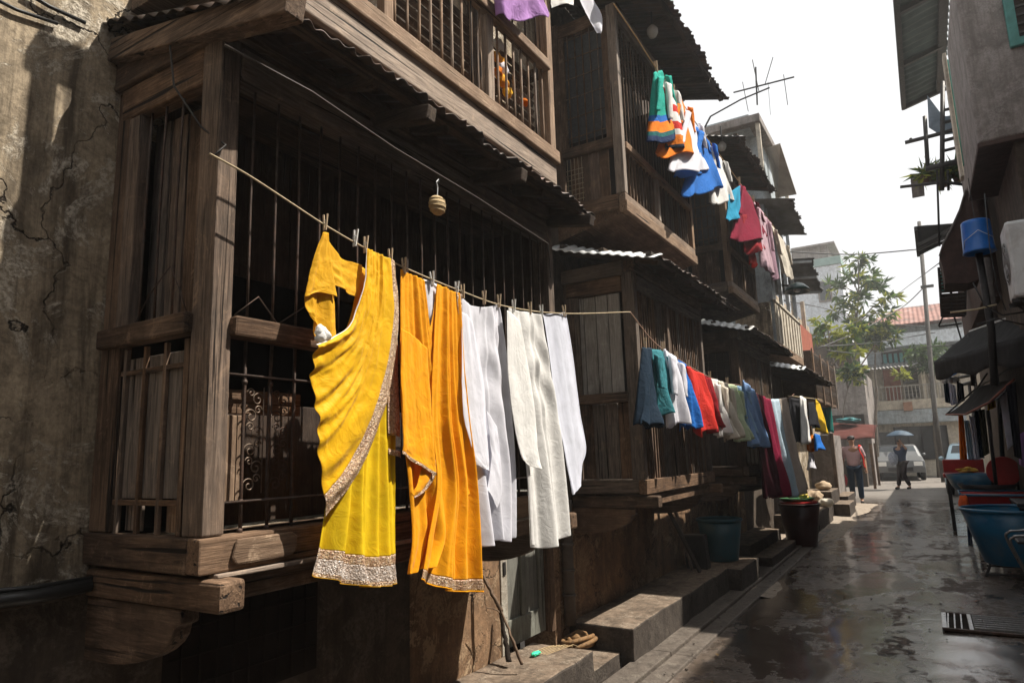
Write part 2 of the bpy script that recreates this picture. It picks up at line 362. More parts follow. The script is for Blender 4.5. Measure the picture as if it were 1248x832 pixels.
# ---- bay
def bay_lower(house, y0, y1, name='bay_window', near=False, z0=1.15, zt=2.80, fx=F, boards=True, brk=True):
    bm = NB()
    box(bm, W+.002, fx-.02, y0+.03, y1-.03, z0+.0, z0+.055)         # floor
    bay = obj(name, bm, W_Y, house)
    bxo('bay_head', bay, WT_Y, (W+.002, fx-.012, y0+.012, y1-.012, zt-.03, zt+.10), 0)
    bxo('sill', bay, W_Y, (fx-.05, fx+.012, y0-.012, y1+.012, z0, z0+.10), .006, .003)
    bxo('sill', bay, W_X, (W+.002, fx-.051, y0-.012, y0+.045, z0, z0+.10), .006, .003)
    bxo('sill', bay, W_X, (W+.002, fx-.051, y1-.045, y1+.012, z0, z0+.10), .006, .003)
    bxo('lintel', bay, W_Y, (fx-.07, fx+.006, y0+.071, y1-.071, zt-.13, zt-.02), .006, .003)
    bxo('lintel', bay, W_Y, (fx-.075, fx+.016, y0-.012, y1+.012, zt+.002, zt+.10), .006, .003)
    bxo('lintel', bay, W_X, (W+.03, fx-.10, y0, y0+.06, zt-.14, zt-.02), .006, .003)
    bxo('lintel', bay, W_X, (W+.002, fx-.076, y0-.014, y0+.05, zt-.018, zt+.09), .006, .003)
    for (yy, nm_) in ((y0, 0), (y1-.07, 1)):
        bxo('corner_post', bay, W_Z, (fx-.10, fx+.0, yy, yy+.07, z0+.101, zt-.001), .006, .002)
    bxo('wall_post', bay, W_Z, (W+.003, W+.09, y0+.004, y0+.06, z0+.101, zt-.02), .005, .002)
    bxo('wall_post', bay, W_Z, (W+.003, W+.09, y1-.06, y1-.004, z0+.101, zt-.02), .005, .002)
    if brk:
        for yy in ((y0+.045), (y1-.045)):
            bm = NB(); beam(bm, (W+.002, yy, z0-.055), (fx+.085, yy, z0-.055), .085, .085); obj('floor_joist', bm, W_X, bay, bevel=.012)
            bm = NB(); ring_bracket(bm, W+.002, fx-.10, yy, .06, z0-.10, z0-.29); obj('bracket', bm, W_X, bay, bevel=.006)
        bxo('floor_beam', bay, W_Y, (fx-.09, fx-.02, y0+.095, y1-.095, z0-.09, z0-.002), .005, .002)
        yy = y0+.5
        while yy < y1-.3:
            bxo('floor_joist', bay, W_X, (W+.002, fx-.095, yy, yy+.07, z0-.085, z0-.002), .004); yy += .5
    return bay
b1 = bay_lower(h1, 1.2, 3.40)
# mid rails
bxo('middle_rail', b1, W_Y, (F-.045, F+.028, 1.262, 3.335, 1.83, 1.89), .008, .003)
bxo('middle_rail', b1, W_X, (W+.02, F-.09, 1.172, 1.235, 1.84, 1.905), .008, .003)
# front window bars
y = 1.345
k = 0
while y < 3.32:
    vbar(b1, 'window_bar', F-.03, y, 1.885, 2.69, .0048, IRON); y += .0965; k += 1
y = 1.345
while y < 3.32:
    if not 1.60 < y < 1.66: vbar(b1, 'window_bar', F-.03, y, 1.245, 1.835, .0058, IRON)
    y += .096
for z in (1.34, 1.72): 
    bm = NB(); tube(bm, [(F-.024, 1.27, z), (F-.024, 3.33, z)], .0045, 6); obj('cross_bar', bm, IRON, b1, smooth=True)
for z in (2.20, 2.45):
    bm = NB(); tube(bm, [(F-.036, 1.27, z), (F-.036, 3.33, z+.004)], .002, 6) if False else beam(bm, (F-.036, 2.5, z), (F-.036, 3.33, z), .003, .003); bm.free()
# collars on the lower bars
for y in (1.345, 1.441):
    for z in (1.70, 1.34, 1.255): 
        bm = NB(); lathe(bm, (F-.03, y, z), [(.0045, -.008), (.009, -.004), (.009, .004), (.0045, .008)], 10); obj('bar_collar', bm, IRON, b1, smooth=True)
# scroll ironwork
def scroll(bm, cx, cy, cz, s, flip):
    pts = []
    for i in range(26):
        t = i/25*2.6*pi; r = s*(1-.30*t/pi/1.0*.9) if t < 3*pi else s*.1
        r = s*(1-i/25*.82); pts.append((cx, cy+flip*r*cos(t), cz+r*sin(t)))
    tube(bm, pts, .0022, 5)
for yc in (1.395, 1.495):
    bm = NB()
    for i in range(6):
        scroll(bm, F-.045, yc+(.012 if i % 2 else -.012), 1.385+i*.053, .024, 1 if i % 2 else -1)
        scroll(bm, F-.045, yc-(.014 if i % 2 else -.014), 1.405+i*.053, .015, -1 if i % 2 else 1)
    tube(bm, [(F-.045, yc-.035, 1.36), (F-.045, yc-.035, 1.69)], .002, 5); tube(bm, [(F-.045, yc+.035, 1.36), (F-.045, yc+.035, 1.69)], .002, 5)
    obj('scroll_grille', bm, plain('pale_scroll_iron', (.16,.12,.09), .5, .3, 40, .5) if yc < 1.45 else IRON, b1, smooth=True)
# shutters behind the bars, low
bxo('low_shutter', b1, WP_Z, (F-.085, F-.065, 1.285, 1.37, 1.34, 1.60), .003)
bxo('low_shutter', b1, W_Y, (F-.088, F-.068, 1.285, 1.60, 1.605, 1.68), .003)
bxo('low_shutter', b1, WD_Z, (F-.30, F-.28, 1.30, 3.2, 1.25, 1.66), .003)
# upper inner boards behind the bars: dark planks slanting
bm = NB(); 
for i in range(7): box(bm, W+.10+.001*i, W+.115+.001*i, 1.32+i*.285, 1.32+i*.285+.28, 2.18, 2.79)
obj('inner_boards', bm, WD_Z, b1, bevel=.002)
bxo('inner_shutter', b1, WD_Z, (W+.14, W+.16, 2.92, 3.30, 1.9, 2.5), .003, label='half open shutter at the right end behind the bars')
bxo('end_cheek', b1, WD_Z, (W+.09, F-.105, 3.355, 3.372, 1.26, 2.79), .003)
# left cheek of the bay
for x in (-2.17, -2.085, -1.99): vbar(b1, 'window_bar', x, 1.225, 1.90, 2.67, .0048, IRON)
for i, x in enumerate((-2.25, -2.155, -2.06)): bxo('cheek_board', b1, WD_Z if i == 3 else W_Z, (x, x+.088, 1.29+i*.004, 1.305+i*.004, 1.90, 2.66), .002)
bm = NB(); z0_, z1_ = 1.27, 1.83
obj_l = []
for i, x in enumerate((-2.205, -2.095, -1.985)):
    bxo('cheek_panel', b1, W_Z, (x, x+.104, 1.222, 1.236, 1.355, 1.80), .003)
    bxo('panel_batten', b1, W_Z, (x-.008, x+.008, 1.208, 1.2215, 1.25, 1.83), .002)
bxo('panel_batten', b1, W_Z, (-1.885, -1.86, 1.206, 1.226, 1.25, 1.83), .002)
bxo('panel_rail', b1, W_X, (-2.23, -1.87, 1.209, 1.2205, 1.335, 1.352), .002)
bxo('panel_rail', b1, W_X, (-2.23, -1.87, 1.209, 1.2205, 1.745, 1.760), .002)
bxo('cheek_panel', b1, W_Z, (-2.205, -2.115, 1.24, 1.25, 1.255, 1.335), .002)
bxo('cheek_panel', b1, WP_Z, (-1.985, -1.885, 1.24, 1.25, 1.255, 1.335), .002)
bxo('cheek_frame', b1, W_Z, (-2.27, -2.235, 1.203, 1.245, 1.251, 1.839), .003)
bxo('cheek_frame', b1, W_Z, (-2.27, -2.20, 1.203, 1.245, 1.906, 2.658), .003)
# chamfered cushion block on the front sill and moulding
bm = NB(); poly(bm, [(F+.0125, 1.285, 1.185), (F+.0125, 1.30, 1.165), (F+.0125, 1.50, 1.165), (F+.0125, 1.52, 1.185), (F+.0125, 1.52, 1.225), (F+.0125, 1.50, 1.238), (F+.0125, 1.30, 1.238)], (.012, 0, 0))
obj('sill_block', bm, WP_Y, b1, bevel=.006)
bxo('sill_moulding', b1, WP_Y, (F-.02, F+.022, 1.24, 3.38, 1.135, 1.148), .003)
# bent wires at the foot of the bars
for pts in ([(F+.01, 1.27, 1.895), (F+.015, 1.35, 1.965), (F+.01, 1.43, 1.89)], [(F+.01, 1.43, 1.89), (F+.02, 1.54, 1.97)], [(-2.15, 1.2, 1.905), (-2.06, 1.19, 1.99), (-1.97, 1.2, 2.07), (-1.93, 1.21, 1.99), (-1.90, 1.22, 1.91)]):
    bm = NB(); tube(bm, pts, .0022, 5); obj('bent_wire', bm, IRON, b1, smooth=True)
# long projecting roof beam on top of the cheek
bm = NB(); beam(bm, (W+.01, 1.185, 2.925), (-1.40, 1.185, 2.745), .07, .085); obj('roof_beam', bm, W_X, b1, bevel=.006)
bm = NB(); beam(bm, (W+.01, 1.255, 2.86), (-1.66, 1.255, 2.86), .03, .06); obj('roof_beam', bm, W_X, b1, bevel=.004)
for y in (1.9, 2.6, 3.36):
    bm = NB(); beam(bm, (W+.01, y, 2.90), (-1.47, y, 2.745), .055, .06); obj('roof_beam', bm, WT_X, b1, bevel=.006)
skirt_roof(h1, 1.20, 3.56, 3.055, 2.815, side=.07)
# under-bay grille window
bm = NB()
for i in range(9): tube(bm, [(W+.012, 1.55+i*.07, .60), (W+.012, 1.55+i*.07, .98)], .005, 5)
for z in (.68, .78, .88): tube(bm, [(W+.014, 1.5, z), (W+.014, 2.16, z)], .004, 5)
vent = obj('cellar_grille', bm, DARK, h1, smooth=True)  # bars painted as dark as the opening, standing in for under-bay shade
bxo('cellar_opening', vent, DARK, (W-.02, W+.006, 1.48, 2.18, .58, 1.0), 0)
# door with pale jamb, sill slab inside
bm = NB()
box(bm, W-.05, W+.012, 3.66, 3.735, .25, 1.98); obj('door_jamb', bm, plaster('pale_jamb_paint', (.46,.43,.37), (.55,.52,.47), (.2,.16,.12), 2, .6), h1, bevel=.005, label='pale painted door jamb')
bxo('door_jamb', h1, W_Z, (W-.05, W+.012, 4.30, 4.36, .25, 1.98), .005)
bxo('door_head', h1, W_Y, (W-.05, W+.012, 3.66, 4.36, 1.981, 2.05), .005)
dm = wood('sage_painted_door', 2, (.10,.10,.085), (.19,.20,.175), (.27,.28,.25), .4, .4)
door = bxo('door', h1, dm, (W-.09, W-.055, 3.736, 4.299, .255, 1.978), .004, label='faded grey green door')
for (a, b_, c, d) in ((3.74, 3.81, .26, 1.97), (4.22, 4.295, .26, 1.97), (3.811, 4.219, .26, .42), (3.811, 4.219, 1.05, 1.16), (3.811, 4.219, 1.88, 1.97), (3.985, 4.045, .421, 1.049)):
    bxo('door_rail', door, dm, (W-.0545, W-.035, a, b_, c, d), .005)
bxo('door_handle', door, IRON_D, (W+.0125, W+.02, 3.68, 3.712, .72, .80), .008)
# ---- upper balcony of house 1
bal = bxo('balcony', h1, W_Y, (W+.002, F-.03, 1.22, 3.50, 3.12, 3.19), .004)
bxo('fascia_board', bal, WP_Y, (F-.028, F+.0, 1.22, 3.50, 3.065, 3.205), .007, .003, label='sunlit pale fascia beam')
bxo('fascia_board', bal, WP_Y, (F-.04, F+.022, 1.21, 3.515, 3.2055, 3.285), .007, .003)
bxo('fascia_board', bal, W_X, (W+.003, F-.029, 3.47, 3.50, 3.065, 3.20), .005, .002)
bxo('fascia_board', bal, W_X, (W+.003, F-.041, 3.46, 3.515, 3.2055, 3.285), .005, .002)
for y in (1.3, 1.8, 2.3, 2.8, 3.3): bxo('floor_joist', bal, WT_X, (W+.003, F-.03, y, y+.06, 3.05, 3.118), .003)
bxo('handrail', bal, WP_Y, (F-.045, F+.02, 1.22, 3.44, 3.80, 3.865), .008, .003)
bxo('handrail', bal, W_X, (W+.003, F-.09, 3.455, 3.505, 3.80, 3.865), .006, .003)
for y in (1.23, 1.95, 2.76): bxo('baluster_post', bal, WP_Z, (F-.05, F-.005, y, y+.06, 3.286, 3.799), .005, .002)
bxo('corner_post', bal, WP_Z, (F-.075, F+.0, 3.44, 3.51, 3.286, 5.2), .006, .002)
bxo('corner_post', bal, W_Z, (W+.003, W+.08, 3.44, 3.51, 3.286, 5.2), .006, .002)
y = 1.36
while y < 3.42:
    if all(abs(y-(p+.03)) > .045 for p in (1.27, 1.95, 2.76)): vbar(bal, 'baluster', F-.028, y, 3.28, 3.805, .0075, WP_Z, 7, .002)
    y += .085
for i in range(7): vbar(bal, 'baluster', W+.16+i*.066, 3.482, 3.28, 3.805, .0075, WP_Z, 7, .002)
for (ya, yb) in ((1.34, 1.93), (2.02, 2.74), (2.84, 3.42)):   # slatted screens behind the balusters
    for i in range(9):
        bm = NB(); z = 3.32+i*.055; beam(bm, (F-.105, ya, z), (F-.105, yb, z+.0), .006, .03, (.6, 0, 1)); obj('screen_slat', bm, W_Y, bal)
# thin iron bars above the rail at the end bay
for y in (3.05, 3.2, 3.33): vbar(bal, 'window_bar', F-.02, y, 3.865, 5.2, .0055, IRON)
skirt_roof(h1, 1.2, 3.75, 5.55, 5.22, side=0, raf=.5)
# drain pipe and conduit
h1p = []
bm = NB(); tube(bm, [(W+.05, 4.50, .26), (W+.05, 4.50, 1.0), (W+.06, 4.50, 1.12)], .042, 14)
for z in (.45, .62, .80, .98): tube(bm, [(W+.05, 4.50, z), (W+.05, 4.50, z+.02)], .048, 14)
tag(obj('drain_pipe', bm, plain('grey_brown_pipe', (.085,.07,.06), .6, .3, 14), None, smooth=True), 'fat dark drain pipe standing beside the sage green door', 'pipe')

# ================================================================= HOUSE 2
h2 = thing('timber_house', (W, 5.6, 0), 'second timber house, its lower bay with pale grey plank shutters on the cheek', 'house', 'old timber houses along the lane')
bm = NB(); box(bm, t0, t1, 4.46, 7.6, 1.08, 6.2); obj('upper_wall', bm, PL_DARK, h2)
bm = NB(); box(bm, t0, t1+.003, 4.46, 7.6, 0, 1.078); obj('lower_wall', bm, PL_BROWN, h2)
b2 = bay_lower(h2, 4.70, 6.50, zt=2.80)
bxo('middle_rail', b2, W_X, (W+.02, F-.09, 4.672, 4.735, 1.82, 1.89), .008, .003)
for i in range(4): bxo('cheek_shutter', b2, WG_Z, (-2.285+i*.102, -2.285+i*.102+.096, 4.73, 4.745, 1.895, 2.655), .003, label='pale grey plank shutter')
bxo('cheek_frame', b2, W_Z, (W+.091, W+.13, 4.705, 4.75, 1.89, 2.66), .003)
for i in range(4): bxo('cheek_board', b2, W_Z, (-2.25+i*.102, -2.25+i*.102+.098, 4.73+.002*(i%2), 4.745, 1.26, 1.815), .003)
y = 4.80
i = 0
while y < 6.42:
    slat(b2, 'window_slat', F-.03, y, 1.25, 2.67, .020, .016, W_Z); y += .056; i += 1
bxo('window_post', b2, W_Z, (F-.05, F-.003, 5.45, 5.51, 1.251, 2.669), .004)
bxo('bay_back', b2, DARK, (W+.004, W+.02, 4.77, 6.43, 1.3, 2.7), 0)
skirt_roof(h2, 4.66, 7.05, 3.09, 2.86, side=.22, side_mat=TIN_P)
# upper bay (projecting, tapered soffit)
def bay_upper(house, y0, y1, z0, z1, fx=F, rail=3.82, slats=True, grille=True, mid=None):
    bm = NB(); x0 = W+.003
    vs = [(x0, y0+.02, z0-.13), (fx-.02, y0+.02, z0+.002), (fx-.02, y1-.02, z0+.002), (x0, y1-.02, z0-.13)]
    a = [bm.verts.new(p) for p in vs]; b_ = [bm.verts.new((p[0], p[1], z0+.12)) for p in vs]
    bm.faces.new(a[::-1]); bm.faces.new(b_)
    for i in range(4): bm.faces.new((a[i], a[(i+1) % 4], b_[(i+1) % 4], b_[i]))
    bay = obj('upper_bay', bm, W_Y, house)
    bxo('sill', bay, WP_Y, (fx-.05, fx+.012, y0-.012, y1+.012, z0, z0+.085), .006, .003)
    bxo('sill', bay, WP_Y, (fx-.055, fx+.0, y0-.0, y1+.0, z0+.086, z0+.15), .006, .003)
    bxo('sill', bay, W_X, (x0, fx-.056, y0-.012, y0+.05, z0+.03, z0+.15), .006, .003)
    for yy in (y0, y1-.065): bxo('corner_post', bay, WP_Z, (fx-.075, fx+.0, yy, yy+.065, z0+.151, z1), .006, .002)
    bxo('wall_post', bay, W_Z, (x0, x0+.08, y0, y0+.055, z0+.151, z1), .005)
    bxo('lintel', bay, W_Y, (fx-.07, fx+.003, y0+.066, y1-.066, z1-.12, z1), .005)
    bxo('lintel', bay, W_X, (x0+.081, fx-.076, y0+.002, y0+.05, z1-.14, z1-.02), .005)
    bxo('handrail', bay, WP_Y, (fx-.05, fx+.012, y0+.066, y1-.066, rail-.055, rail), .006, .002)
    bxo('middle_rail', bay, W_X, (x0+.081, fx-.076, y0-.006, y0+.045, rail-.04, rail+.04), .006)
    if mid: bxo('baluster_post', bay, WP_Z, (fx-.045, fx-.0, mid, mid+.05, z0+.151, rail-.056), .004)
    y = y0+.11
    while y < y1-.09:
        slat(bay, 'baluster', fx-.03, y, z0+.15, rail-.055, .016, .016, W_Z)
        slat(bay, 'window_bar', fx-.035, y+.01, rail, z1-.12, .011, .011, WT_Y if False else W_Z); y += .072
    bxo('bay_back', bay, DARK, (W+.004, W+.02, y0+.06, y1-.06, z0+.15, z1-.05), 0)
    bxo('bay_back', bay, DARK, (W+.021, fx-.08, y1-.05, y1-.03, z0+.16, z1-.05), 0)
    # cheek window
    wx0, wx1 = x0+.13, fx-.13
    mesh_m = plain('dark_window_mesh', (.035,.04,.048), .35, .4, 40, 0, .3)
    bxo('window_mesh', bay, mesh_m, (wx0, wx1, y0+.028, y0+.034, rail+.09, z1-.16), 0)
    bxo('window_frame', bay, W_Z, (x0+.081, wx0-.001, y0+.004, y0+.04, rail+.041, z1-.141), .004)
    bxo('window_frame', bay, W_Z, (wx1+.001, fx-.076, y0+.004, y0+.04, rail+.041, z1-.141), .004)
    for i in range(5): vbar(bay, 'window_bar', wx0+(i+.5)*(wx1-wx0)/5, y0+.010, rail+.03, z1-.14, .0055, W_Z)
    for i in range(6):
        bm = NB(); z = rail+.12+i*(z1-rail-.3)/5; tube(bm, [(wx0, y0+.012, z), (wx1, y0+.006, z+.003)], .0045, 5); obj('cross_bar', bm, W_Z, bay, smooth=True)
    for i in range(4): bxo('cheek_board', bay, W_Z, (wx0+i*.085, wx0+i*.085+.081, y0+.03, y0+.04, z0+.151, rail-.041), .002)
    if grille:
        bm = NB()
        for i in range(5): tube(bm, [(wx0-.02+i*.032, y0+.018, z0+.17), (wx0-.02+i*.032, y0+.018, rail-.05)], .0025, 5)
        for i in range(7): tube(bm, [(wx0-.03, y0+.016, z0+.19+i*.042), (wx0+.12, y0+.016, z0+.19+i*.042)], .0025, 5)
        obj('small_grille', bm, plain('pale_grille_iron', (.35,.29,.2), .6, .3, 30), bay, smooth=True)
    return bay
bay_upper(h2, 4.65, 6.50, 3.26, 5.02, rail=3.85, mid=5.44)
skirt_roof(h2, 4.45, 6.95, 5.42, 5.13, X1=-1.40, side=.18, raf=.38)

# ================================================================= HOUSE 3
h3 = thing('timber_house', (W, 8.9, 0), 'third timber house with dark slatted bay above the teal tub and stone steps', 'house', 'old timber houses along the lane')
bm = NB(); box(bm, t0, t1, 7.61, 8.1, 1.0, 6.0); box(bm, t0, t1, 8.1, 10.3, 1.0, 6.0); obj('upper_wall', bm, PL_DARK, h3)
bxo('lower_wall', h3, PL_BROWN, (t0, t1+.003, 7.61, 8.75, 0, .998), 0); bxo('lower_wall', h3, PL_BROWN, (t0, t1+.003, 9.35, 10.3, 0, .998), 0)
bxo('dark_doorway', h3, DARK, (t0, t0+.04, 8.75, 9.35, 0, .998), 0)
b3 = bay_lower(h3, 7.95, 9.9, z0=1.15, zt=2.72)
y = 8.05
while y < 9.8: slat(b3, 'window_slat', F-.03, y, 1.45, 2.6, .03, .016, W_Z); y += .07
for y in (8.2, 8.4, 8.6, 8.8): vbar(b3, 'window_bar', F-.01, y, 1.25, 1.5, .006, IRON)
bxo('cheek_frame', b3, W_X, (W+.091, F-.11, 7.96, 8.0, 1.86, 1.94), .003)
bxo('cheek_window', b3, DARK, (W+.095, F-.11, 7.99, 8.0, 1.941, 2.57), 0)
for i in range(4):
    vbar(b3, 'window_bar', W+.16+i*.09, 7.975, 1.94, 2.57, .004, IRON)
for i in range(5):
    bm = NB(); tube(bm, [(W+.1, 7.97, 2.03+i*.11), (F-.11, 7.97, 2.03+i*.11)], .003, 5); obj('cross_bar', bm, IRON, b3)
for i in range(4): bxo('cheek_board', b3, WD_Z, (W+.1+i*.1, W+.1+i*.1+.097, 7.985, 8.0, 1.26, 1.855), .002)
skirt_roof(h3, 7.75, 10.6, 3.02, 2.78, side=.18, side_mat=TIN_P)
bay_upper(h3, 7.98, 9.45, 3.26, 4.85, rail=3.85, mid=8.7, grille=False)
skirt_roof(h3, 7.70, 9.75, 5.3, 5.02, X1=-1.42, side=.18, side_mat=TIN_G, raf=.4)
# ================================================================= HOUSE 4 (painted concrete), 5, 6 on the left
h4 = thing('concrete_house', (W, 12.2, 0), 'blue grey painted concrete house with a cream balcony front and flat roof slab', 'house')
bxo('wall', h4, PL_DARK, (t0-.3, t1, 10.31, 14.3, 0, 2.95), 0)
bxo('upper_wall', h4, PL_BLUE, (t0, F-.02, 10.75, 10.90, 2.95, 6.6), .006)
bxo('upper_wall', h4, PL_BLUE, (t0-.3, t1, 10.901, 14.0, 2.951, 6.6), .006)
bxo('upper_wall', h4, PL_BLUE, (t1+.001, F-.02, 10.901, 13.1, 5.35, 6.6), .006)
bxo('balcony_floor', h4, WP_Y, (t1, F-.0, 10.74, 13.2, 2.90, 3.03), .006)
bal4 = bxo('balcony_front', h4, PL_CREAM, (F-.06, F, 10.76, 13.2, 3.031, 3.66), .006)
for i in range(9): bxo('balcony_batten', bal4, PL_CREAM, (F+.001, F+.016, 10.8+i*.28, 10.86+i*.28, 3.05, 3.62), .003)
bxo('balcony_coping', bal4, PL_CREAM, (F-.07, F+.02, 10.75, 13.21, 3.661, 3.70), .005)
bxo('balcony_front', h4, PL_GREY, (t1+.001, F-.061, 10.70, 10.749, 2.92, 3.66), .005)
for y in (10.91, 11.6, 12.3, 13.05): bxo('white_post', h4, PL_WHITE, (F-.07, F-.01, y, y+.07, 3.701, 5.349), .005)
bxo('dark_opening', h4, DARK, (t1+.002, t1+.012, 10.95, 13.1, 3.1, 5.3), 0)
bxo('cheek_window', h4, DARK, (W+.12, W+.30, 10.738, 10.749, 3.9, 4.5), 0)
p = aX(925, 137, -1.62)
bxo('roof_slab', h4, PL_CONC, (-3.6, -1.62, p.y, p.y+2.6, p.z-.13, p.z), .012)
bxo('roof_room', h4, PL_BLUE, (-3.3, -1.80, p.y+.15, p.y+2.3, 6.601, p.z-.131), .006)
for yy in (p.y+.05, p.y+1.3, p.y+2.4): bxo('white_post', h4, PL_CREAM, (-1.70, -1.64, yy, yy+.06, 5.42, p.z-.132), .004)
bm = NB(); q = [aX(934, 182, -1.70), aX(951, 176, -1.36), aX(971, 237, -1.36), aX(947, 241, -1.70)]; poly(bm, q, (0, 0, .02)); obj('shade_panel', bm, plain('tan_board', (.36,.31,.26), .8, .2, 5), h4, label='tan hanging shade panel')
bm = NB(); a = aX(966, 242, -1.33); b_ = aX(982, 286, -1.33)
corr(bm, (-2.2, a.y-.1, a.z+.16), (-2.2, b_.y, b_.z+.16), (-1.33, b_.y, b_.z), (-1.33, a.y, a.z), 40)
obj('tin_roof', bm, TIN_G, h4, smooth=True, solid=.003)
skirt_roof(h4, 10.9, 14.6, 2.86, 2.62, X1=-1.42, side=.18, side_mat=TIN_P)
h5 = thing('old_house', (W, 16.5, 0), 'old house with brown louvred bay and small tin awning beyond the cream balcony', 'house')
bxo('wall', h5, PL_GREY, (t0-.5, t1, 14.31, 19.4, 0, 4.6), 0)
bxo('terracotta_wall', h5, plaster('terracotta_paint', (.30,.09,.055), (.38,.14,.09), (.2,.06,.04), 1, .4), (t1+.001, -1.95, 14.32, 16.4, 3.35, 3.95), .005)
bay5 = bxo('louvred_bay', h5, W_Y, (t1+.001, F-.02, 14.4, 18.2, 2.35, 3.34), .006)
for i in range(12): 
    bm = NB(); beam(bm, (F-.012, 14.42, 2.44+i*.075), (F-.012, 18.18, 2.44+i*.075), .012, .06, (.5, 0, 1)); obj('louvre', bm, W_Y, bay5)
for y in (14.4, 15.6, 16.9, 18.15): bxo('bay_post', bay5, WP_Z, (F-.01, F+.02, y, y+.07, 2.3, 3.38), .005)
for y in (14.5, 15.8): bxo('pale_post', h5, PL_CREAM, (F-.30, F-.22, y, y+.08, 3.96, 4.62), .005)
bm = NB(); a = aX(990, 314, -1.36); b_ = aX(1002, 356, -1.36)
corr(bm, (-2.3, a.y, a.z+.1), (-2.3, b_.y, b_.z+.1), (-1.36, b_.y, b_.z), (-1.36, a.y, a.z), 44); obj('tin_awning', bm, TIN_G, h5, smooth=True, solid=.003)
for t in (.05, .5, .95):
    bm = NB(); y = a.y+(b_.y-a.y)*t; z = a.z+(b_.z-a.z)*t; beam(bm, (-2.3, y, z+.07), (-1.38, y, z-.03), .03, .04); obj('rafter', bm, TIN_P, h5)
h6 = thing('plaster_house', (-2.6, 21.5, 0), 'plain grey plaster house with dark upper opening left of the far crossing', 'house')
bxo('wall', h6, PL_CONC, (-5.5, -2.5, 19.41, 23.6, 0, 4.1), 0)
bxo('ledge', h6, PL_CONC, (-5.5, -2.25, 19.41, 23.7, 2.9, 3.05), .01)
bxo('dark_opening', h6, DARK, (-2.499, -2.47, 20.2, 22.6, .2, 2.2), 0)

# ---- far buildings
hz = thing('white_house', (-6, 41, 0), 'tall pale blue white house with a small square window far down the lane', 'house')
a = aY(985, 322, 40); b_ = aY(1021, 314, 40); 
def ypoly(name, pts, Y, th, mat, parent, **k):
    bm = NB(); poly(bm, [aY(px, py, Y) for px, py in pts], (0, th, 0)); return obj(name, bm, mat, parent, **k)
bxo('wall', hz, PL_WHITE, (-11.5, b_.x+.08, 40, 46, 0, b_.z-.35), 0)
bxo('parapet', hz, plain('green_grey_trim', (.22,.32,.30), .8, .2, 3), (-11.5, b_.x+.14, 39.93, 46, b_.z-.34, b_.z+.10), .02)
bxo('roof_room', hz, PL_CONC, (-11.3, b_.x-.5, 40.4, 45, b_.z+.101, b_.z+.9), 0)
bxo('roof_slab', hz, PL_CONC, (-11.4, b_.x-.1, 40.1, 45.3, b_.z+.901, b_.z+1.0), 0)
wa = aY(998, 345, 40); wb = aY(1013, 365, 40)
fr = bxo('window', hz, PL_CONC, (wa.x-.08, wb.x+.08, 39.9, 39.999, wb.z-.08, wa.z+.08), .01)
bxo('pane', fr, plain('dark_glass', (.04,.05,.055), .15, .2, 3), (wa.x, wb.x, 39.87, 39.899, wb.z, wa.z), 0)
hf = thing('corner_house', (-.5, 36, 0), 'two storey house with red tiled roof and iron balcony closing the lane', 'house')
YF = 36
zz = lambda py: aY(1100, py, YF).z
xx = lambda px: aY(px, 500, YF).x
x0_, x1_ = xx(1050), xx(1049)+9
bxo('lower_wall', hf, PL_CREAM, (x0_, x1_, YF, YF+8, 0, zz(516)), 0)
bxo('lintel_band', hf, PL_BLUE, (x0_-.1, x1_, YF-.55, YF+.0, zz(516), zz(500)), .02)
bxo('balcony_slab', hf, PL_CREAM, (x0_-.1, x1_, YF-.5, YF, zz(499.5), zz(488)), .02)
bxo('upper_wall', hf, PL_CREAM, (x0_+.1, x1_, YF+.3, YF+8, zz(499.5), zz(446)), 0)
bxo('red_door', hf, plaster('faded_red_paint', (.36,.12,.08), (.42,.2,.14), (.15,.06,.04), 1, .4), (xx(1081), xx(1102), YF+.24, YF+.299, zz(492), zz(448)), .01)
sh = bxo('shutter', hf, plain('dark_shutter', (.07,.065,.06), .7), (xx(1105), xx(1124), YF+.22, YF+.299, zz(485), zz(448)), .01)
for i in range(11): bxo('louvre', sh, plain('shutter_slat', (.16,.14,.12), .7) if i == 0 else bpy.data.materials['shutter_slat'], (xx(1106), xx(1123), YF+.18, YF+.219, zz(485)+i*.155, zz(485)+i*.155+.05), 0)
for px in (1068, 1128, 1145, 1160): bxo('porch_post', hf, PL_CREAM, (xx(px), xx(px)+.16, YF-.42, YF-.28, zz(488), zz(449)), .01)
rail = bxo('balcony_rail', hf, plain('pale_rail_iron', (.33,.31,.28), .6), (x0_, x1_, YF-.46, YF-.42, zz(471)-.03, zz(471)+.03), 0)
for i in range(44): 
    x = x0_+.05+i*.15
    if x < x1_: bxo('baluster', rail, bpy.data.materials['pale_rail_iron'], (x, x+.035, YF-.455, YF-.425, zz(488), zz(471)-.031), 0)
bxo('air_conditioner', hf, plain('rusty_box', (.3,.16,.10), .7), (xx(1102), xx(1113), YF-.80, YF-.56, zz(502)+.02, zz(491)), .01)
bm = NB(); corr(bm, (x0_-.3, YF+1.2, zz(438)), (x1_, YF+1.2, zz(438)), (x1_, YF-.8, zz(449)), (x0_-.3, YF-.8, zz(449)), 60, amp=.03); obj('porch_roof', bm, TIN_G, hf, smooth=True, solid=.01)
bxo('top_wall', hf, PL_BLUE, (xx(1062), x1_, YF+1.3, YF+8, zz(446), zz(392)), 0)
bxo('top_opening', hf, DARK, (xx(1081), xx(1128), YF+1.26, YF+1.299, zz(444), zz(422)), 0)
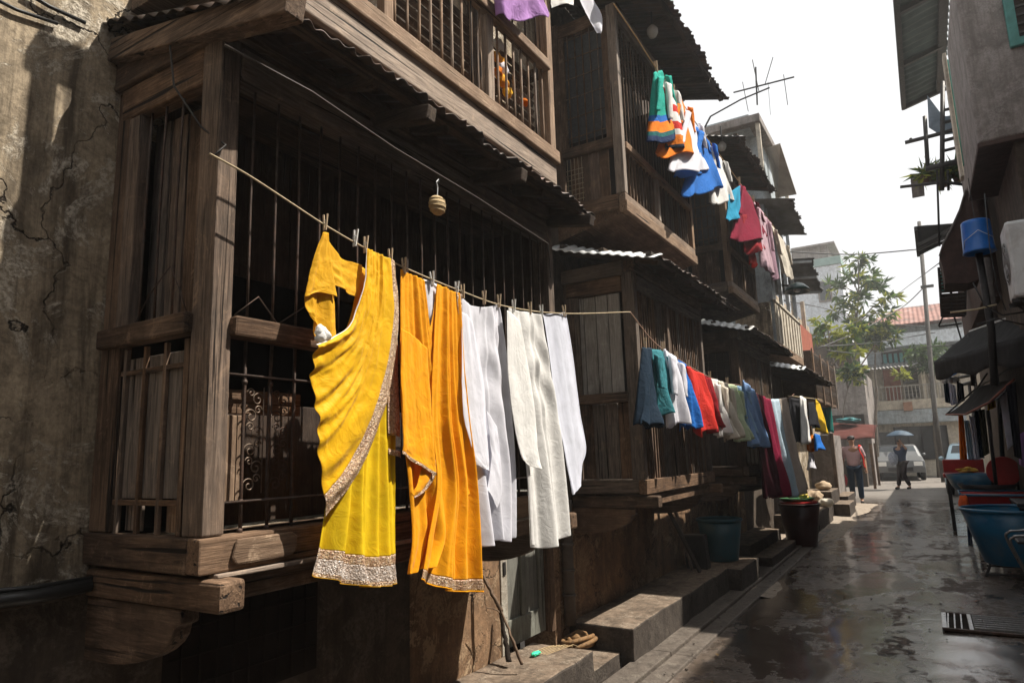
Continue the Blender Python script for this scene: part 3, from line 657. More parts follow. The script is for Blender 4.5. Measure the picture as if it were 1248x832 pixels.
for i, px in enumerate((1083, 1090, 1097, 1104, 1111, 1118)): bxo('teal_shutter', hf, plain('teal_paint', (.06,.24,.25), .6) if i == 0 else bpy.data.materials['teal_paint'], (xx(px), xx(px)+.14, YF+1.2, YF+1.259, zz(444), zz(426)), .005)
bxo('white_awning', hf, PL_WHITE, (xx(1076), x1_, YF+.5, YF+1.298, zz(420), zz(404)), .03)
bm = NB()   # hip roof
ex0, ex1, ey0, ey1, ez = xx(1046), x1_+.5, YF+.2, YF+9, zz(394)
rz = zz(357); rp = [(ex0, ey0, ez), (ex1, ey0, ez), (ex1, ey1, ez), (ex0, ey1, ez)]; rt = [(ex0+2.2, YF+4, rz), (ex1-1.2, YF+4, rz)]
V = [bm.verts.new(p) for p in rp+rt]
for f in ((0,1,5,4),(1,2,5),(2,3,4,5),(3,0,4),(3,2,1,0)): bm.faces.new([V[i] for i in f])
g = G('red_roof_tiles'); w = g.coord(); wv = g.n('TexWave', wave_type='BANDS', bands_direction='X'); g.put(wv.inputs['Vector'], w); wv.inputs['Scale'].default_value = 1.6; wv.inputs['Distortion'].default_value = .6
nn = g.noise(w, 1.1, 8, .75, .5)
cc = g.ramp(nn, [(.36, (.09,.07,.065)), (.48, (.20,.09,.07)), (.58, (.26,.13,.105)), (.66, (.33,.31,.30))])
RT = g.end(cc, .85, g.bump(wv.outputs['Fac'], .6, .06)); obj('hip_roof', bm, RT, hf, bevel=.02)
gar = bxo('garage_shutter', hf, plain('dark_grey_gate', (.055,.055,.055), .6, .3, 2), (xx(1086), xx(1150), YF-.06, YF-.001, zz(560), zz(520)), .01)
for px in (1086, 1102, 1118, 1134, 1149): bxo('gate_rib', gar, IRON_D, (xx(px), xx(px)+.07, YF-.1, YF-.061, zz(560), zz(520)), .005)
for px, nm_, lb in ((1066, 'street_door', None),): bxo('street_door', hf, plain('grey_door', (.12,.12,.12), .7), (xx(px), xx(px)+.75, YF-.05, YF-.001, .0, 2.0), .01)
# dark shop building left of the corner house, behind the stall
hs = thing('shop_building', (-4.2, 31, 0), 'dim grey shop building with debris covered flat roof behind the red roofed stall', 'building')
a = aY(1058, 505, 30)
bxo('wall', hs, PL_CONC, (-9.0, a.x, 30, 37, 0, aY(1040, 452, 30).z), 0)
bxo('dark_opening', hs, DARK, (-5.5, a.x-.15, 29.95, 29.999, .1, aY(1040, 505, 30).z), 0)
bxo('roof_edge', hs, PL_DARK, (-9.0, a.x+.12, 29.8, 30.6, aY(1040, 452, 30).z, aY(1040, 446, 30).z), .02)
bxo('upper_wall', hs, PL_DARK, (-9.0, a.x-.5, 31.5, 37, aY(1040, 452, 30).z+.001, aY(1040, 402, 30).z), 0)  # dark wall stands in for the shadow band below the white house
for i in range(14):
    bm = NB(); x = random.uniform(-4.2, a.x); z = aY(1040, 446, 30).z
    beam(bm, (x, 30.2, z), (x+random.uniform(-.9, .9), 30.2+random.uniform(0, 1), z+random.uniform(.1, .9)), .04, .05); obj('loose_board', bm, W_X, hs)
st = thing('market_stall', (-3.2, 26, 0), 'small roadside stall under a sagging red brown tarpaulin roof', 'stall')
bm = NB(); A = [aY(1007, 521, 26), aY(1062, 545, 26)]
def stf(u, v):
    x = A[0].x-.2+(A[1].x-A[0].x+.35)*u
    return Vector((x, 25.6+v*2.6, aY(1030, 541, 26).z + .85*sin(pi*(.12+.88*v)/2*1.0) - .25*u*v + .06*NV(Vector((u*4, v*3, 2)))))
grid(bm, stf, 24, 14); obj('stall_roof', bm, plain('red_brown_tarp', (.085,.030,.025), .9, .3, 3, 0, .1, .05), st, smooth=True, solid=.02)
for x in (A[0].x, A[1].x-.05): 
    for y in (25.7, 28): bxo('stall_post', st, W_Z, (x, x+.08, y, y+.08, 0, 1.5), 0)
bxo('stall_counter', st, PL_DARK, (A[0].x, A[1].x-.3, 27, 27.6, 0, .9), .01)
bxo('stall_back', st, PL_CONC, (A[0].x, A[1].x-.1, 28.2, 28.3, 0, 1.9), 0)
tm = plain('teal_sheet', (.02,.13,.14), .7, .3, 3)
bm = NB(); q_ = aY(1033, 512, 27); blob(bm, q_, .36, .5, .10, 3, .5, 3); tag(obj('tarpaulin', bm, tm, smooth=True), 'flat teal tarpaulin bundle lying above the red brown stall roof', 'tarpaulin')
bm = NB(); Q = [aY(983, 486, 17.5), aY(1012, 480, 17.5), aY(1016, 528, 17.5), aY(990, 522, 17.5)]
grid(bm, lambda u, v: (Q[0].lerp(Q[1], u)).lerp(Q[3].lerp(Q[2], u), v)+Vector((0, .08*sin(u*17+v*3), .02*sin(u*9))), 30, 14); tag(obj('shade_net', bm, cl('teal_net', .02, .22, .19, trans=.4), smooth=True, solid=.004), 'hanging teal shade cloth behind the small yellow garment', 'shade cloth')
# two pale grey-brown low walls left of the walking man
bm = NB(); 
wl = thing('side_wall', (-2.2, 17.5, 0), 'low grey brown plaster wall end left of the walking man', 'wall')
bxo('wall_block', wl, PL_CONC, (-2.75, aY(1014, 560, 17).x, 17, 19.3, 0, aY(1000, 530, 17).z), .01)
bxo('corner_post', wl, W_Z, (aY(1014, 560, 17).x+.002, aY(1017, 560, 17).x+.03, 16.96, 17.08, 0, aY(1000, 528, 17).z), .005)

# ================================================================= trees and plants
LEAF = []
for nm_, c in (('leaf_dark', (.035,.07,.022)), ('leaf_mid', (.07,.12,.03)), ('leaf_yellow', (.24,.26,.035))):
    g = G(nm_); n = g.noise(g.coord(), 1.5, 3, .6)
    col = g.ramp(n, [(.3, tuple(x*.65 for x in c)), (.7, tuple(x*1.35 for x in c))]); g.end(col, .55, spec=.3)
    tr = g.n('BsdfTranslucent'); g.put(tr.inputs['Color'], col); mx = g.n('MixShader'); mx.inputs[0].default_value = .45
    g.t.links.new(g.b.outputs[0], mx.inputs[1]); g.t.links.new(tr.outputs[0], mx.inputs[2]); g.t.links.new(mx.outputs[0], g.out.inputs['Surface'])
    LEAF.append(g.m)
BARK = plain('grey_bark', (.13,.11,.09), .9, .4, 12, 0, .5, .1)
def leaf(bm, p, d, L, w):
    d = Vector(d).normalized(); s = d.cross(Vector((random.uniform(-1,1), random.uniform(-1,1), random.uniform(-.3,1)))).normalized(); up = s.cross(d)
    v = [bm.verts.new(q) for q in (p, p+d*L*.45+s*w*.5-up*L*.03, p+d*L-up*L*.14, p+d*L*.45-s*w*.5-up*L*.03)]
    bm.faces.new(v)
def foliage(bm, c, r, n, L=.3, w=.08, cl_=None):
    """clusters of narrow leaves round twig ends"""
    for i in range(n):
        u = Vector((random.gauss(0, 1), random.gauss(0, 1), random.gauss(0, .8))).normalized(); rr = random.random()**.5
        p = Vector(c)+Vector((u.x*r[0], u.y*r[1], u.z*r[2]))*rr
        for k in range(cl_ or 9):
            d = Vector((random.gauss(0, 1), random.gauss(0, 1), random.gauss(-.15, .7)))+u*.6
            leaf(bm, p, d, L*random.uniform(.6, 1.2), w*random.uniform(.7, 1.2))
def tree(name, base, top_px, Y, lobes, label, cat='tree', mats=None, L=.42, w=.11, trunk=.13, group=None):
    t = thing(name, base, label, cat, group)
    top = aY(*top_px, Y); bm = NB(); b0 = Vector(base)
    pts = [b0.lerp(top, k/7)+Vector((.18*NV(Vector((k*.6, 3, 1))), .18*NV(Vector((k*.6, 8, 1))), 0))*(k > 0) for k in range(8)]
    tube(bm, pts, [trunk*(1-.8*k/7) for k in range(8)], 8)
    for (px, py, rx, rz, n, yo) in lobes:
        c = aY(px, py, Y+yo); j = min(range(2, 8), key=lambda i: abs(pts[i].z-(c.z-.6)))
        mid = pts[j].lerp(c, .5)+Vector((0, 0, .15)); tube(bm, [pts[j], mid, c], [trunk*.35, trunk*.22, trunk*.08], 6)
    obj('trunk', bm, BARK, t, smooth=True)
    for mi, mat in enumerate(mats or LEAF):
        bm = NB()
        for (px, py, rx, rz, n, yo) in lobes:
            c = aY(px, py, Y+yo); nn_ = max(2, int(n*(.45, .35, .20)[mi] if not mats else n/len(mats)))
            foliage(bm, c, (rx, rx, rz), nn_, L, w)
        obj('crown', bm, mat, t, recalc=False)
    return t
tree('slender_tree', (-3.0, 31, 0), (1048, 322), 31, [
    (1046, 318, .50, .45, 12, 0), (1036, 338, .5, .4, 11, .4), (1060, 338, .45, .35, 9, -.4), (1020, 352, .5, .4, 9, .3), (1042, 362, .6, .4, 12, 0),
    (1072, 352, .4, .28, 7, .2), (1084, 362, .4, .18, 6, 0), (1024, 378, .5, .35, 8, -.3), (1054, 386, .5, .25, 7, 0), (1078, 380, .5, .22, 7, .3), (1034, 400, .5, .3, 8, .2), (1044, 420, .4, .4, 10, 0)],
    'tall sparse slender tree rising against the sky behind the crossing wires', L=.46, w=.12, trunk=.10)
tree('leafy_tree', (-3.4, 25.2, 0), (1012, 400), 25, [(1000, 396, .35, .25, 9, 0), (1013, 402, .35, .22, 8, .3), (996, 410, .35, .25, 8, 0), (1030, 410, .35, .18, 7, 0), (1022, 428, .35, .2, 7, 0), (1046, 400, .35, .2, 9, 0), (1036, 430, .35, .25, 9, 0)],
    'yellow green leafy branches spilling beside the terracotta wall', mats=[LEAF[2], LEAF[1]], L=.32, w=.11, trunk=.08)
tree('leafy_tree', (-1.9, 32.2, 0), (1065, 405), 32, [(1060, 405, .6, .35, 22, 0), (1075, 402, .5, .3, 18, 0), (1052, 418, .5, .3, 16, 0), (1082, 410, .45, .25, 14, .2), (1066, 420, .4, .2, 10, 0)],
    'low leafy tree with bright leaf tips under the red tiled roof', mats=[LEAF[1], LEAF[2], LEAF[0]], L=.4, w=.12, trunk=.09)
tree('leafy_tree', (.3, 34, 0), (1132, 425), 34, [(1130, 428, .7, .35, 26, 0), (1115, 432, .5, .25, 16, 0), (1138, 448, .5, .35, 18, 0), (1122, 445, .45, .25, 12, .2)],
    'dusty tree behind the leaning utility pole before the balcony', mats=[LEAF[1], LEAF[0]], L=.4, w=.1, trunk=.1)
tree('creeper', (-3.3, 28.7, 0), (1035, 455), 28.5, [(1036, 448, .35, .3, 14, 0), (1046, 452, .3, .25, 10, 0), (1028, 455, .3, .35, 10, 0), (1040, 462, .35, .2, 9, 0)],
    'yellowing creeper clinging over the edge of the dim shop building roof', 'plant', mats=[LEAF[2], LEAF[0]], L=.3, w=.1, trunk=.04)
bm = NB(); foliage(bm, aY(1098, 456, 34.6), (.3, .2, .22), 9, .35, .16, 6)
tag(obj('hanging_plant', bm, LEAF[2], recalc=False), 'single bright yellow green plant tuft hanging from the overhead cables', 'plant')
# ================================================================= RIGHT SIDE OF THE LANE
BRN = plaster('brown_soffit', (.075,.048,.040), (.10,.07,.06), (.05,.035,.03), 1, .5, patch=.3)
TEAL = plain('teal_window_paint', (.05,.20,.18), .6, .25, 10)
rh = thing('overhanging_house', (1.2, 8.5, 0), 'grey concrete house on the right whose upper floor overhangs the lane', 'house')
YR = 7.57; xr = .75
zb = aX(1193, 178, xr).z
bxo('upper_storey', rh, PL_CONC, (xr, 5.5, YR, 9.25, zb+.03, 6.15), .02)
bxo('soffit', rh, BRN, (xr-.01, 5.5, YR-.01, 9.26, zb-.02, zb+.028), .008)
wa = aY(1236, 52, YR)
wf = bxo('window', rh, TEAL, (wa.x-.04, wa.x+1.3, YR-.05, YR-.001, wa.z-.06, wa.z+1.3), .01, label='teal framed window')
bxo('pane', wf, DARK, (wa.x+.04, wa.x+1.22, YR-.058, YR-.0505, wa.z+.02, wa.z+1.22), 0)
for i in range(13): bxo('window_slat', wf, IRON_D, (wa.x+.04, wa.x+1.22, YR-.075, YR-.0585, wa.z+.04+i*.09, wa.z+.06+i*.09), 0)
bxo('lower_wall', rh, PL_DARK, (1.02, 5.5, YR+.05, 9.2, 0, zb-.021), .01)
bxo('corner_strip', rh, PL_CREAM, (xr-.05, xr-.012, 9.27, 9.45, zb+.3, 6.15), .01)
bxo('corner_strip', rh, TEAL, (xr-.04, xr+.02, 9.46, 9.52, zb+.5, 6.15), .01)
nb = thing('shading_house', (1.2, 2, 0), 'unseen house added on the right to shade the lane', 'house')  # out of view, added to keep the sun off the lane
bxo('wall', nb, PL_CONC, (1.45, 5.5, -4, 7.5, 0, 5.1), .01)
bxo('upper_wall', nb, PL_CONC, (3.4, 7, -4, 7.5, 5.101, 8.6), .01)  # set-back storey added to cut sky light
bk = thing('sky_blocking_house', (0, -8, 0), 'unseen house added behind the viewer to block sky light', 'house')  # out of view, added to cut ambient light from behind
bxo('wall', bk, PL_DARK, (-7, 7, -12, -8, 0, 6.5), .01)
bxo('wall', bk, PL_DARK, (-7, W-.3, -5.99, -3.21, 0, 7), .01)
# row of low houses beyond
r2 = thing('shop_house', (1.3, 13, 0), 'row shop house with dark brown upper wall above the black awnings', 'house')
bxo('wall', r2, PL_DARK, (1.05, 5.5, 9.3, 16.2, 0, 4.6), .01)
bxo('upper_wall', r2, BRN, (.85, 5.5, 10.6, 15.5, 3.3, 4.95), .01)
r3 = thing('shop_house', (1.5, 20, 0), 'farther pale shop house behind the louvred screen on the right', 'house')
bxo('wall', r3, PL_CREAM, (1.22, 6, 16.3, 27, 0, 4.0), .01)
for y in (17.5, 20, 22.5): bxo('window', r3, DARK, (1.19, 1.219, y, y+.9, 1.8, 3.1), 0)
# green underside canopy high up
P1 = aY(1101, 128, 12.3); P2 = aY(1152, 104, 12.3); P0 = aX(1086, 0, P1.x); 
dy = P0.y-P1.y-3.2
cp = thing('roof_canopy', (P2.x, 11.5, P2.z), 'dark green corrugated canopy jutting over the lane at top right', 'canopy')
bm = NB(); a = Vector((P2.x, P2.y+dy, P2.z)); b_ = P2; c_ = P1; d_ = Vector((P1.x, P1.y+dy, P1.z))
corr(bm, a, b_, c_, d_, 26, .02, .0); obj('sheet', bm, plain('dark_green_tin', (.06,.09,.085), .6, .3, 4, .2), cp, smooth=True, solid=.006)
for t in (.0, .33, .66, .995):
    bm = NB(); y = P1.y+dy*(1-t); beam(bm, (P1.x-.02, y, P1.z-.06), (P2.x, y, P2.z-.06), .06, .07); obj('rafter', bm, IRON_D, cp)
bm = NB(); beam(bm, (P1.x, P1.y+dy, P1.z-.03), (P1.x, P1.y, P1.z-.03), .07, .12); obj('edge_beam', bm, IRON_D, cp)
bm = NB(); beam(bm, (P2.x-.08, P1.y+dy, P2.z-.03), (P2.x-.08, P1.y, P2.z-.03), .10, .16); obj('edge_beam', bm, IRON_D, cp)
u3 = thing('tall_house', (1.4, 11, 0), 'tall narrow house behind the planted balcony at top right', 'house')
bxo('wall', u3, PL_CONC, (.80, 5.5, 9.55, 10.55, 4.61, 5.4), .01)
bxo('wall', u3, PL_CONC, (P2.x, 5.5, 10.6, 12.0, 4.96, 6.3), .01)
bxo('green_shutter', u3, TEAL, (P2.x-.05, P2.x-.001, 10.9, 11.6, 5.3, 6.6), .01)
# iron balcony with plants
bY = 10.8
ib = thing('iron_balcony', aY(1170, 232, bY), 'black iron balcony frame holding potted plants below the green canopy', 'balcony')
def ybar(par, name, pts, r, mat, Y):
    bm = NB(); tube(bm, [aY(px, py, Y+(pp[0] if (pp := p_[2:]) else 0)) for p_ in pts for px, py in [p_[:2]]], r, 6); return obj(name, bm, mat, par, smooth=True)
for pts, r in (([(1149, 100), (1148, 232)], .022), ([(1127, 142), (1131, 208)], .020), ([(1103, 174), (1150, 162), (1188, 150)], .018), ([(1128, 206), (1188, 192)], .026), ([(1148, 135), (1182, 127)], .014), ([(1148, 150), (1184, 141)], .016), ([(1148, 162), (1185, 153)], .012),
               ([(1149, 172), (1186, 162)], .016), ([(1150, 184), (1186, 175)], .014), ([(1150, 100), (1184, 93)], .016), ([(1182, 127), (1187, 196)], .016), ([(1097, 228), (1150, 222), (1183, 226)], .014), ([(1142, 208), (1145, 300)], .010), ([(1155, 208), (1156, 232)], .012), ([(1129, 212, 1.0), (1188, 200, 1.0)], .02), ([(1110, 170, .0), (1112, 172, 1.0)], .016)):
    ybar(ib, 'iron_bar', pts, r*1.55, IRON_D, bY)
bm = NB(); poly(bm, [aY(1130, 116, bY+.3), aY(1148, 140, bY+.3), aY(1147, 165, bY+.3), aY(1132, 155, bY+.3)], (0, .02, 0)); obj('blue_grey_sheet', bm, plain('blue_grey_board', (.20,.25,.31), .7), ib)
bm = NB(); poly(bm, [aY(1150, 142, bY+.3), aY(1182, 138, bY+.3), aY(1183, 160, bY+.3), aY(1150, 164, bY+.3)], (0, .02, 0)); obj('blue_grey_sheet', bm, bpy.data.materials['blue_grey_board'], ib)
bm = NB(); poly(bm, [aY(1109, 212, bY+.6), aY(1125, 211, bY+.6), aY(1127, 238, bY+.6), aY(1112, 241, bY+.6)], (0, .03, 0)); obj('grey_board', bm, PL_CONC, ib)
for i, (px, py, lb) in enumerate(((1130, 212, 'yellow green spiky plant hanging at the outer corner of the iron balcony'), (1150, 214, 'dense bushy plant in the middle of the iron balcony'), (1168, 208, 'darker plant at the wall end of the iron balcony'))):
    pc = aY(px, py, bY+.45); t = thing('potted_plant', (pc.x, pc.y, pc.z-.1), lb, 'plant', 'plants on the iron balcony')
    bm = NB(); lathe(bm, (pc.x, pc.y, pc.z-.16), [(0, 0), (.07, 0), (.10, .14), (.085, .14), (.08, .11), (0, .11)], 14); obj('pot', bm, plain('dark_clay_pot', (.09,.05,.035), .8) if i == 0 else bpy.data.materials['dark_clay_pot'], t, smooth=True)
    for m_, n in ((LEAF[2] if i < 2 else LEAF[0], 16), (LEAF[1], 12)):
        bm = NB()
        for k in range(n*4):
            d = Vector((random.gauss(-.25, 1), random.gauss(-.3, .8), random.gauss(.15, .6))); leaf(bm, pc+Vector((random.uniform(-.1, .1), random.uniform(-.1, .1), random.uniform(-.05, .06))), d, random.uniform(.12, .30), .035)
        obj('leaves', bm, m_, t, recalc=False)
# black tin canopy lower
P1 = aY(1119, 309, 14.6); P0 = aX(1113, 257, P1.x); P2 = aY(1163, 300, 14.6)
bc = thing('tin_canopy', (P2.x, 13.5, P1.z), 'small black corrugated canopy beside the overhead cable on the right', 'canopy')
bm = NB(); corr(bm, (P2.x, P0.y, P1.z+.25), (P2.x, P1.y, P1.z+.25), P1, (P1.x, P0.y, P0.z*.5+P1.z*.5), 30, .015); obj('sheet', bm, plain('black_tin', (.035,.037,.04), .6, .3, 5, .3), bc, smooth=True, solid=.006)
bm = NB(); beam(bm, (P1.x, P0.y, P0.z*.5+P1.z*.5-.03), (P1.x, P1.y, P1.z-.03), .05, .08); obj('edge_beam', bm, IRON_D, bc)
for t in (0.02, .5, .98):
    y = P0.y+(P1.y-P0.y)*t; bm = NB(); beam(bm, (P1.x, y, P1.z-.02), (P2.x, y, P1.z+.20), .04, .05); obj('rafter', bm, IRON_D, bc)
# brown curved hood
hd = ypoly('curved_hood', [(1177, 233), (1170, 255), (1161, 275), (1150, 296), (1145, 311), (1149, 326), (1152, 345), (1180, 345), (1194, 340), (1194, 262), (1187, 235)], 9.9, .5, BRN, None)
tag(hd, 'dull brown curved side hood under the planted balcony', 'hood')
bm = NB(); tube(bm, [aY(x, y, 9.88) for x, y in ((1177, 231), (1170, 255), (1161, 275), (1150, 296), (1145, 312))], .012, 6); obj('pale_edge', bm, PL_CONC, hd, smooth=True)
# louvred screen with teal glass
ls = thing('louvred_screen', aY(1160, 388, 13), 'black louvred screen box with teal gaps above the trestle bracket', 'screen')
bm = NB(); 
for px, py, qx, qy in ((1144, 326, 1148, 386), (1158, 324, 1160, 386), (1177, 322, 1176, 384)): tube(bm, [aY(px, py, 13), aY(qx, qy, 13)], .022, 6)
obj('frame', bm, IRON_D, ls)
for i in range(15):
    t = i/14
    if i in (): continue
    bm = NB(); beam(bm, aY(1144+4*t, 327+58*t, 13), aY(1178-2*t, 323+61*t, 13), .05, .045 if i > 7 else .024, (0, -.5, 1)); obj('louvre', bm, WD_Y, ls)
ypoly('teal_glass', [(1146, 326), (1177, 323), (1177, 352), (1147, 355)], 13.06, .02, plain('teal_glass', (.12,.42,.38), .3), ls)
br = thing('trestle_bracket', aY(1160, 415, 13), 'thin black trestle bracket under the louvred screen', 'bracket')
for pts in ([(1149, 386), (1144, 397)], [(1163, 386), (1172, 415)], [(1144, 398), (1166, 395)], [(1146, 398), (1172, 394)]): ybar(br, 'bracket_bar', pts, .014, IRON_D, 13)
# air conditioner
ay = 7.2; a = aY(1223, 270, ay); c_ = aY(1235, 362, ay)
acm = plain('ac_casing', (.60,.62,.62), .5, .08, 8, dirt=(.25,.22,.19), dirtamt=.4)
ac = thing('air_conditioner', ((a.x+.35), ay+.18, c_.z), 'grey white air conditioner box mounted below the overhanging floor', 'air conditioner')
bxo('casing', ac, acm, (a.x, a.x+.78, ay, ay+.42, c_.z, a.z), .03)
bm = NB(); 
for r_ in (.05, .10, .15, .19): 
    cc_ = Vector((a.x-.006, ay+.21, (a.z+c_.z)/2)); tube(bm, [cc_+Vector((0, r_*cos(k*pi/12), r_*sin(k*pi/12))) for k in range(25)], .004, 5)
for k in range(8): tube(bm, [cc_, cc_+Vector((0, .19*cos(k*pi/4), .19*sin(k*pi/4)))], .004, 5)
obj('fan_grille', bm, plain('grille_grey', (.3,.3,.3), .6), ac, smooth=True)
bm = NB(); lathe(bm, (0, 0, 0), [(0, 0), (.18, 0), (.18, .002), (0, .002)], 28); bmesh.ops.rotate(bm, cent=(0,0,0), matrix=Matrix.Rotation(pi/2, 3, 'Y'), verts=bm.verts); bmesh.ops.translate(bm, vec=(a.x-.004, ay+.21, (a.z+c_.z)/2), verts=bm.verts)
obj('fan_opening', bm, DARK, ac)
for y in (ay+.08, ay+.34):
    bm = NB(); beam(bm, (a.x-.02, y, c_.z-.02), (1.3, y, c_.z-.02), .03, .035); tube(bm, [(a.x+.05, y, c_.z-.03), (1.1, y, c_.z-.35)], .012, 6); obj('wall_bracket', bm, IRON_D, ac)
bm = NB(); box(bm, a.x+.2, a.x+.235, ay-.012, ay-.001, a.z-.14, a.z-.0); box(bm, a.x+.2, a.x+.5, ay-.012, ay-.001, a.z-.155, a.z-.12); obj('clamp', bm, IRON_D, ac)
# blue hanging bucket
Y_ = 8.3; a = aY(1194, 308, Y_); 
hb = thing('blue_bucket', a, 'bright blue plastic bucket hung upside down beside the air conditioner', 'bucket')
BLUEP = plain('blue_plastic', (.012,.13,.46), .35, .15, 5, dirt=(.05,.07,.1), dirtamt=.4)
bm = NB(); rg = lathe(bm, (a.x, a.y, a.z), [(.118, .34), (.128, .33), (.13, .30), (.142, .02), (.15, 0), (.135, 0.0), (.12, .30)], 28); bm.faces.new(rg[0]); obj('shell', bm, BLUEP, hb, smooth=True)
bm = NB(); tube(bm, [(a.x-.14, a.y, a.z+.02), (a.x-.12, a.y-.12, a.z+.12), (a.x, a.y-.17, a.z+.2), (a.x+.12, a.y-.12, a.z+.12), (a.x+.14, a.y, a.z+.02)], .004, 5); obj('handle', bm, TIN_P, hb, smooth=True)
bm = NB(); tube(bm, [(a.x, a.y, a.z+.345), (a.x, a.y+.02, 4.2)], .004, 5); obj('hanging_cord', bm, WIRE, hb)
# pipes & posts right
for pts, Y_, r, m_, nm_, lb, ct in (([(1193, 309), (1208, 400), (1212, 470)], 8.4, .035, IRON_D, 'down_pipe', 'thick black down pipe below the blue hanging bucket', 'pipe'),
      ([(1200, 315), (1207, 372), (1209, 390)], 8.7, .055, PL_CONC, 'white_pipe', 'pale grey pipe beside the black down pipe', 'pipe'),
      ([(1158, 381), (1190, 377), (1215, 371)], 8.2, .010, ROPE, 'bamboo_stick', 'thin pale bamboo stick sticking out over the lane', 'stick'),
      ([(1214, 425), (1217, 480), (1222, 560)], 12.6, .032, IRON_D, 'awning_post', 'straight black post carrying the big black awning', 'post'),
      ([(1182, 408), (1186, 470)], 12.4, .03, IRON_D, 'awning_post', 'short far black post at the awning tip', 'post'),
      ([(1232, 440), (1236, 500), (1246, 575)], 12.4, .04, IRON_D, 'awning_post', 'thick leaning black post at the right frame edge', 'post'),
      ([(1204, 500), (1208, 540), (1214, 590)], 10.6, .022, IRON_D, 'awning_post', 'slim bent black post behind the round red lid', 'post')):
    bm = NB(); tube(bm, [aY(x, y, Y_) for x, y in pts], r, 8); tag(obj(nm_, bm, m_, smooth=True), lb, ct)
# awnings
TARP = plain('black_tarp', (.009,.009,.010), .85, .3, 5, 0, .3, .15)
aw = thing('awning', aY(1216, 420, 9.6), 'large black fabric awning stretched over the stall on the right', 'awning')
O1 = aY(1139, 441, 12.6); O2 = aY(1275, 402, 7.7); I1 = aY(1182, 404, 12.9); I2 = aY(1290, 366, 8.6)
bm = NB()
grid(bm, lambda u, v: O1.lerp(O2, u).lerp(I1.lerp(I2, u), v) + Vector((0, 0, -.08*sin(pi*u)*sin(pi*v)+.02*NV(Vector((u*5, v*3, 0))))), 30, 14); obj('canopy', bm, TARP, aw, smooth=True, solid=.006)
bm = NB()
grid(bm, lambda u, v: O1.lerp(O2, u)+Vector((-.01-.02*sin(u*26)*v, 0, -.27*v*(1+.12*sin(u*17)))), 60, 5); obj('valance', bm, TARP, aw, smooth=True, solid=.004)
bm = NB(); tube(bm, [I1, I1.lerp(I2, .5), I2], .018, 6); obj('pale_ridge', bm, TIN_P, aw, smooth=True)
aw2 = thing('awning', aY(1200, 495, 10.5), 'small drooping black awning flap with a red brown edge pole', 'awning')
q0, q1, q2, q3 = aY(1153, 505, 12.4), aY(1192, 471, 12.2), aY(1236, 462, 9.4), aY(1206, 490, 9.8)
bm = NB(); grid(bm, lambda u, v: q0.lerp(q3, u).lerp(q1.lerp(q2, u), v)+Vector((0, 0, -.07*sin(pi*u)*(1-v)-.05*sin(pi*v))), 24, 12); obj('canopy', bm, TARP, aw2, smooth=True, solid=.006)
bm = NB(); tube(bm, [q0, q0.lerp(q3, .5)-Vector((0, 0, .07)), q3, q2], .014, 6); obj('edge_pole', bm, plain('red_brown_pole', (.22,.06,.035), .6), aw2, smooth=True)
bm = NB(); tube(bm, [q0, q1], .012, 6); tube(bm, [q1, aY(1238, 445, 9.4)], .012, 6); tube(bm, [aY(1190, 474, 11.8), aY(1203, 455, 11.5)], .012, 6); obj('strut', bm, IRON_D, aw2, smooth=True)
# grey rack / pipes clutter behind the awning
for i, (px, py, qx, qy) in enumerate(((1168, 452, 1190, 448), (1168, 460, 1190, 456), (1168, 470, 1190, 464))):
    bm = NB(); tube(bm, [aY(px, py, 14), aY(qx, qy, 14)], .03, 6)
    tag(obj('metal_pipe', bm, TIN_G, smooth=True), ('topmost', 'middle', 'lowest')[i]+' of three stacked grey pipes between the two black awnings', 'pipe', 'stacked pipes under the awning')
bm = NB(); poly(bm, [aY(1152, 456, 13), aY(1167, 449, 13), aY(1167, 455, 13), aY(1153, 462, 13)], (0, .3, .05)); tag(obj('blue_sheet', bm, BLUEP), 'small bright blue sheet tucked under the black awning tip', 'sheet')
for i, px in enumerate((1151, 1158, 1165)):
    a = aY(px, 464, 13.2); bm = NB(); lathe(bm, (a.x, a.y, a.z-.04), [(0, 0), (.035, .0), (.05, .04), (.045, .09), (.02, .11), (0, .11)], 12)
    tag(obj('lantern', bm, PEGW, smooth=True), ('left', 'middle', 'right')[i]+' one of three small white lampshades hung under the awning tip', 'lampshade', 'white lampshades under the awning')

